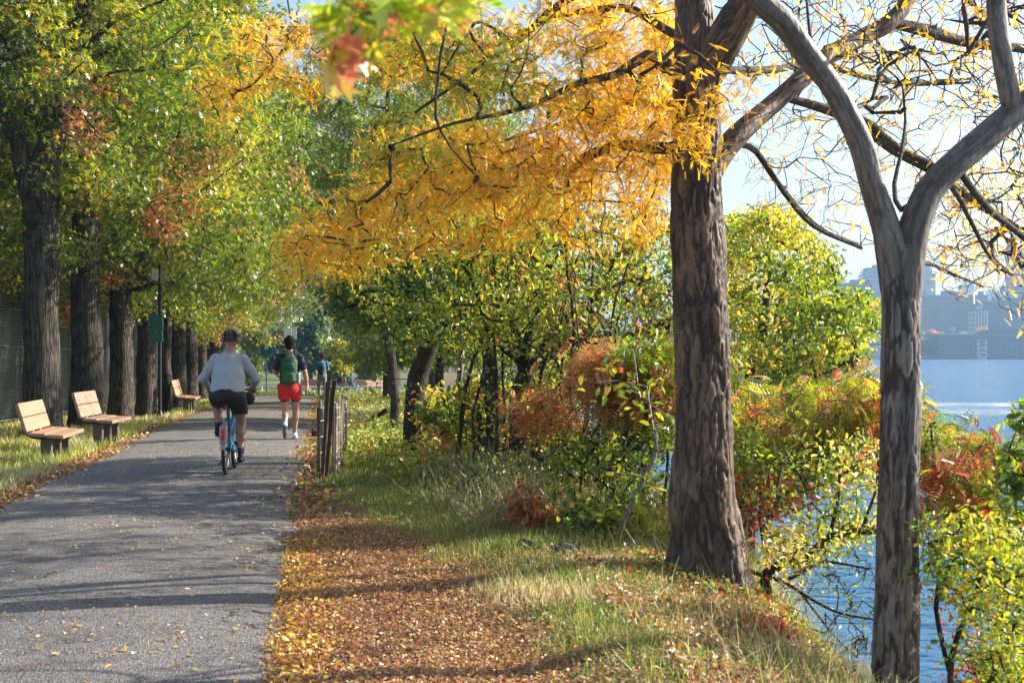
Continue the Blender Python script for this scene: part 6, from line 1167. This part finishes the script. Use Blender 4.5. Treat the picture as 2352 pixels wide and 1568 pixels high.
    for s in (-1, 1): MB().tube([(s * 0.31, 0.652, 1.04), (s * 0.22, 0.71, 1.048)], 0.017, 8).build('grip', M_RUB, t, True); MB().tube([(s * 0.19, 0.74, 1.045), (s * 0.22, 0.79, 1.02), (s * 0.30, 0.745, 1.01)], 0.006, 5).build('brake_lever', M_IRON, t, True)
    body('handlebar_bag', [(v3(0.09, 0.93, 0.90), v3(0.19, 0.93, 0.93), 0.085, 0.085)], M_BLACK_T, t, res=0.012, wob=0.004)
    aL, aR = v3(-0.115, 0.45 + 0.04, 0.28 + 0.165), v3(0.115, 0.45 - 0.04, 0.28 - 0.165)
    MB().tube([BB + v3(-0.06, 0, 0), BB + v3(-0.075, 0.04, 0.165)], 0.013, 6).build('crank', M_STEEL, t, True); MB().tube([BB + v3(0.06, 0, 0), BB + v3(0.075, -0.04, -0.165)], 0.013, 6).build('crank', M_STEEL, t, True)
    for a in (aL, aR): MB().box(a + v3(0.01 if a[0] < 0 else -0.01, 0, 0), (0.10, 0.075, 0.022), None, 0.004).build('pedal', M_BLK2, t)
    MB().lathe([(0.085, -0.004), (0.085, 0.004)], BB + v3(0.055, 0, 0), 24, RX).build('chainring', M_STEEL, t, True)
    MB().tube([(-0.02, 0.43, 0.24), (-0.11, 0.36, 0.12), (-0.13, 0.34, 0.10)], 0.010, 6).build('kickstand', M_IRON, t, True)
    return aL, aR
def thing_part(name, parent): o = link(bpy.data.objects.new(name, None), parent); return o
aL, aR = bicycle()
def cyclist():
    t = thing('person', 'cyclist in grey jersey, black shorts and dark helmet riding away on the blue bicycle', 'person', (BX, BY, BZ), BRZ)
    hipL, hipR = v3(-0.105, 0.16, 0.99), v3(0.105, 0.16, 0.99); anL = aL + v3(-0.03, -0.06, 0.115); anR = aR + v3(0.035, -0.07, 0.105); knL, knR = v3(-0.17, 0.56, 0.88), v3(0.15, 0.46, 0.62)
    shL, shR = v3(-0.172, 0.37, 1.445), v3(0.172, 0.37, 1.445); elL, elR = v3(-0.335, 0.36, 1.20), v3(0.345, 0.36, 1.20); wrL, wrR = v3(-0.285, 0.57, 1.085), v3(0.285, 0.57, 1.085); U = norm(v3(0, 0.21, 0.47))
    pr = head(v3(0.015, 0.49, 1.69), v3(0.05, 1, -0.15), 1.03) + [(v3(0, 0.39, 1.49), v3(0.012, 0.46, 1.63), 0.068, 0.060), (v3(0, 0.17, 1.00), v3(0, 0.27, 1.22), 0.125, 0.115, v3(1, 0, 0), 1.30), (v3(0, 0.27, 1.22), v3(0, 0.36, 1.42), 0.115, 0.125, v3(1, 0, 0), 1.4), (shL, shR, 0.072, 0.072)]
    pr += leg(hipL, knL, anL, 1.0) + leg(hipR, knR, anR, 1.0)
    for sh, el, wr, sd in ((shL, elL, wrL, -1), (shR, elR, wrR, 1)):
        pr += limb([sh, (sh + el) / 2, el, el + (wr - el) * 0.3, wr], [0.060, 0.050, 0.043, 0.043, 0.028]); pr += hand(wr, v3(-sd * 0.10, 0.95, -0.28), v3(0, -0.25, -1), sd, 1.35, 1.05)
    pr += [(anL, anL + v3(0, 0.06, -0.05), 0.034, 0.03), (anR, anR + v3(0, 0.06, -0.05), 0.034, 0.03)]
    body('body', pr, M_SKIN, t, res=0.0085, k=0.018)
    sp = [(v3(0, 0.145, 1.02), v3(0, 0.25, 1.22), 0.165, 0.155, v3(1, 0, 0), 1.32), (v3(0, 0.25, 1.22), v3(0, 0.345, 1.39), 0.150, 0.130, v3(1, 0, 0), 1.38), (shL, shR, 0.072, 0.072), (v3(0, 0.36, 1.45), v3(0, 0.405, 1.545), 0.125, 0.082)]
    for sh, el, wr in ((shL, elL, wrL), (shR, elR, wrR)): sp += limb([sh, (sh + el) / 2, el, el + (wr - el) * 0.88], [0.074, 0.062, 0.054, 0.040])
    nk = v3(0.01, 0.44, 1.60)
    body('jersey', sp, M_GREY_T, t, res=0.010, k=0.035, wob=0.007, seed=3, cut=[lambda q: (1.045 - q[..., 2] + 0.10 * (q[..., 1] - 0.15)).astype(np.float32), lambda q: (q[..., 2] - 1.575 - 0.4 * (q[..., 1] - 0.42)).astype(np.float32)])
    sh_ = [(v3(0, 0.13, 0.99), v3(0, 0.16, 1.06), 0.165, 0.150, v3(1, 0, 0), 1.28), (hipL + v3(-0.01, 0, -0.02), hipL + (knL - hipL) * 0.62, 0.118, 0.108), (hipR + v3(0.015, 0, -0.02), hipR + (knR - hipR) * 0.55 + v3(0.01, 0, 0), 0.120, 0.104)]
    body('shorts', sh_, M_BLACK_T, t, res=0.010, k=0.03, wob=0.006, cut=[lambda q: (0.745 - q[..., 2]).astype(np.float32), lambda q: (q[..., 2] - 1.10).astype(np.float32)])
    for kn, an, ped, u0 in ((knL, anL, aL, 0.55), (knR, anR, aR, 0.60)):
        body('sock', limb([kn + (an - kn) * u0, an], [0.050, 0.042]), M_SOCK, t, res=0.009); body('shoe', [(an + v3(0, -0.045, -0.055), an + v3(0, 0.07, -0.06), 0.040, 0.040), (an + v3(0, 0.07, -0.06), an + v3(0, 0.18, -0.068), 0.040, 0.030), (an, an + v3(0, -0.03, -0.05), 0.042, 0.040)], M_BLACK_T, t, res=0.009)
        MB().box(an + v3(0, 0.06, -0.098), (0.082, 0.27, 0.014), None, 0.005).build('shoe_sole', M_FEND, t)
    hc = v3(0.015, 0.48, 1.725)
    h_ = body('helmet', [(hc + v3(0, -0.05, 0.0), hc + v3(0, 0.06, 0.0), 0.118, 0.108), (hc + v3(0, -0.08, -0.03), hc + v3(0, -0.07, -0.045), 0.09, 0.085)], M_HELM, t, res=0.008, cut=[lambda q: (1.695 - q[..., 2] + 0.3 * (q[..., 1] - 0.42)).astype(np.float32)] + [(lambda x0: (lambda q: (0.012 - np.hypot((q[..., 0] - x0), np.minimum(hc[2] + 0.105 - 0.9 * np.abs(q[..., 0] - 0.015) - q[..., 2], 0) * 0.5)).astype(np.float32)))(x0) for x0 in (-0.045, 0.0, 0.045, 0.075)])
    for s in (-1, 1): body('helmet_trim', [(hc + v3(s * 0.096, -0.085, -0.045), hc + v3(s * 0.112, -0.02, -0.01), 0.022, 0.018)], M_ORG, t, res=0.008); MB().tube([hc + v3(s * 0.10, -0.02, -0.03), hc + v3(s * 0.092, 0.02, -0.11), hc + v3(s * 0.03, 0.06, -0.165)], 0.006, 5).build('helmet_strap', M_BLACK_T, t, True)
cyclist()

# ---- three people far off
def far_walker():
    x, y = -7.95, 59.5; t = thing('person', 'person in a blue t-shirt and grey trousers with a dark bag, behind the slat fence', 'person', (x, y, gz1(x, y)), 0.3)
    hL, hR, kL, kR, aL_, aR_ = v3(-0.09, 0, 0.92), v3(0.09, 0, 0.92), v3(-0.11, 0.10, 0.50), v3(0.11, -0.04, 0.50), v3(-0.10, 0.02, 0.09), v3(0.11, -0.20, 0.11); sL, sR = v3(-0.19, 0, 1.45), v3(0.19, 0, 1.45); eL, eR = v3(-0.29, 0.02, 1.18), v3(0.27, 0.0, 1.17); wL, wR = v3(-0.12, 0.20, 1.12), v3(0.13, 0.22, 1.10)
    pr = head(v3(0, 0.03, 1.68)) + [(v3(0, 0, 1.48), v3(0, 0.01, 1.60), 0.06, 0.055), (v3(0, 0, 0.97), v3(0, 0, 1.38), 0.11, 0.125, v3(1, 0, 0), 1.3), (sL, sR, 0.07, 0.07)] + leg(hL, kL, aL_) + leg(hR, kR, aR_)
    for s, e, w, sd in ((sL, eL, wL, -1), (sR, eR, wR, 1)): pr += limb([s, e, w], [0.056, 0.042, 0.026]) + hand(w, v3(-sd * 0.7, 0.5, 0.1), v3(0, 0.3, -1), sd, 0.6)
    body('body', pr, M_SKIN, t, res=0.012, k=0.02); body('shirt', [(v3(0, 0, 0.95), v3(0, 0, 1.38), 0.135, 0.14, v3(1, 0, 0), 1.32), (sL, sR, 0.085, 0.085), (sL, sL + (eL - sL) * 0.6, 0.075, 0.068), (sR, sR + (eR - sR) * 0.6, 0.075, 0.068)], M_BSHIRT, t, res=0.013, k=0.03)
    body('trousers', [(v3(0, -0.01, 0.95), v3(0, -0.01, 0.90), 0.135, 0.14, v3(1, 0, 0), 1.22)] + limb([hL, kL, aL_], [0.11, 0.075, 0.06]) + limb([hR, kR, aR_], [0.11, 0.075, 0.06]), M_GREYP, t, res=0.013, k=0.03)
    body('hair', [(v3(0, 0.0, 1.72), v3(0, 0.02, 1.72), 0.10, 0.095), (v3(0, -0.04, 1.68), v3(0, -0.045, 1.63), 0.075, 0.06)], M_HAIR, t, res=0.012, cut=[lambda q: (q[..., 1] - 0.07).astype(np.float32)])
    body('bag', [(v3(-0.06, -0.17, 1.05), v3(-0.02, -0.17, 1.28), 0.09, 0.09, v3(1, 0, 0), 1.4)], M_BLACK_T, t, res=0.014)
    for a, f in ((aL_, 0), (aR_, 0)): body('shoe', shoe_prims(a - v3(0, 0, 0.03), a + v3(0, 0.16, -0.06)), M_BLACK_T, t, res=0.012)
far_walker()
def sitter(label, x, y, rz, top, leg_m, hair, reach=0.55, lean=0.0):
    t = thing('person', label, 'person', (x, y, gz1(x, y)), rz, None); hL, hR = v3(-0.09, 0.02, 0.56), v3(0.09, 0.02, 0.56); kL, kR = v3(-0.12, 0.45, 0.55), v3(0.12, 0.45, 0.54); aL_, aR_ = v3(-0.11, 0.45 + reach * 0.6, 0.12), v3(0.13, 0.45 + reach * 0.35, 0.10); sL, sR = v3(-0.19, -0.08 + lean, 1.05), v3(0.19, -0.08 + lean, 1.05); eL, eR = v3(-0.25, 0.0 + lean, 0.80), v3(0.26, 0.0 + lean, 0.80); wL, wR = v3(-0.10, 0.22, 0.70), v3(0.12, 0.22, 0.70)
    pr = head(v3(0, -0.02 + lean, 1.30)) + [(v3(0, -0.06 + lean, 1.10), v3(0, -0.04 + lean, 1.22), 0.06, 0.055), (v3(0, 0, 0.60), v3(0, -0.08 + lean, 1.0), 0.115, 0.125, v3(1, 0, 0), 1.3), (sL, sR, 0.07, 0.07)] + leg(hL, kL, aL_) + leg(hR, kR, aR_)
    for s, e, w, sd in ((sL, eL, wL, -1), (sR, eR, wR, 1)): pr += limb([s, e, w], [0.056, 0.042, 0.026]) + hand(w, v3(-sd * 0.5, 0.8, -0.2), v3(0, 0, -1), sd, 0.6)
    body('body', pr, M_SKIN, t, res=0.014, k=0.02); body('jacket', [(v3(0, 0, 0.60), v3(0, -0.08 + lean, 1.0), 0.15, 0.145, v3(1, 0, 0), 1.3), (sL, sR, 0.09, 0.09)] + limb([sL, eL, wL], [0.085, 0.065, 0.045]) + limb([sR, eR, wR], [0.085, 0.065, 0.045]), top, t, res=0.015, k=0.03)
    body('trousers', [(v3(0, 0, 0.60), v3(0, 0, 0.56), 0.13, 0.13, v3(1, 0, 0), 1.2)] + limb([hL, kL, aL_], [0.105, 0.08, 0.06]) + limb([hR, kR, aR_], [0.105, 0.08, 0.06]), leg_m, t, res=0.015, k=0.03); body('hair', [(v3(0, -0.05 + lean, 1.34), v3(0, -0.02 + lean, 1.34), 0.095, 0.09)], hair, t, res=0.014, cut=[lambda q: (q[..., 1] - 0.03 - lean).astype(np.float32)])
    for a in (aL_, aR_): body('shoe', shoe_prims(a - v3(0, 0, 0.02), a + v3(0, 0.15, -0.03)), M_BLACK_T, t, res=0.014)
sitter('person in a black jacket sitting left on the far bench', -11.55, 96.25, math.pi + 0.25, M_BLACK_T, M_GREYP, M_HAIR, 0.2)
sitter('person in teal jacket and jeans on the far bench, legs stretched out', -10.85, 96.1, math.pi + 0.75, mat_flat('teal_jacket', (0.02, 0.06, 0.08), 0.8), M_JEAN, M_HAIR, 0.75)
# ------------------------------------------------------------------ the air
def haze():
    m = bpy.data.materials.new('river_haze'); m.use_nodes = True; n = m.node_tree.nodes; l = m.node_tree.links; n.remove(n['Principled BSDF'])
    v = n.new('ShaderNodeVolumePrincipled'); v.inputs['Color'].default_value = (0.42, 0.68, 1.0, 1); v.inputs['Density'].default_value = HAZE; v.inputs['Anisotropy'].default_value = 0.2
    l.new(v.outputs[0], n['Material Output'].inputs['Volume'])
    tag(MB().box((350, 1150, 47), (6500, 2500, 116)).build('haze', m), kind='stuff')
HAZE = 0.00031
haze()
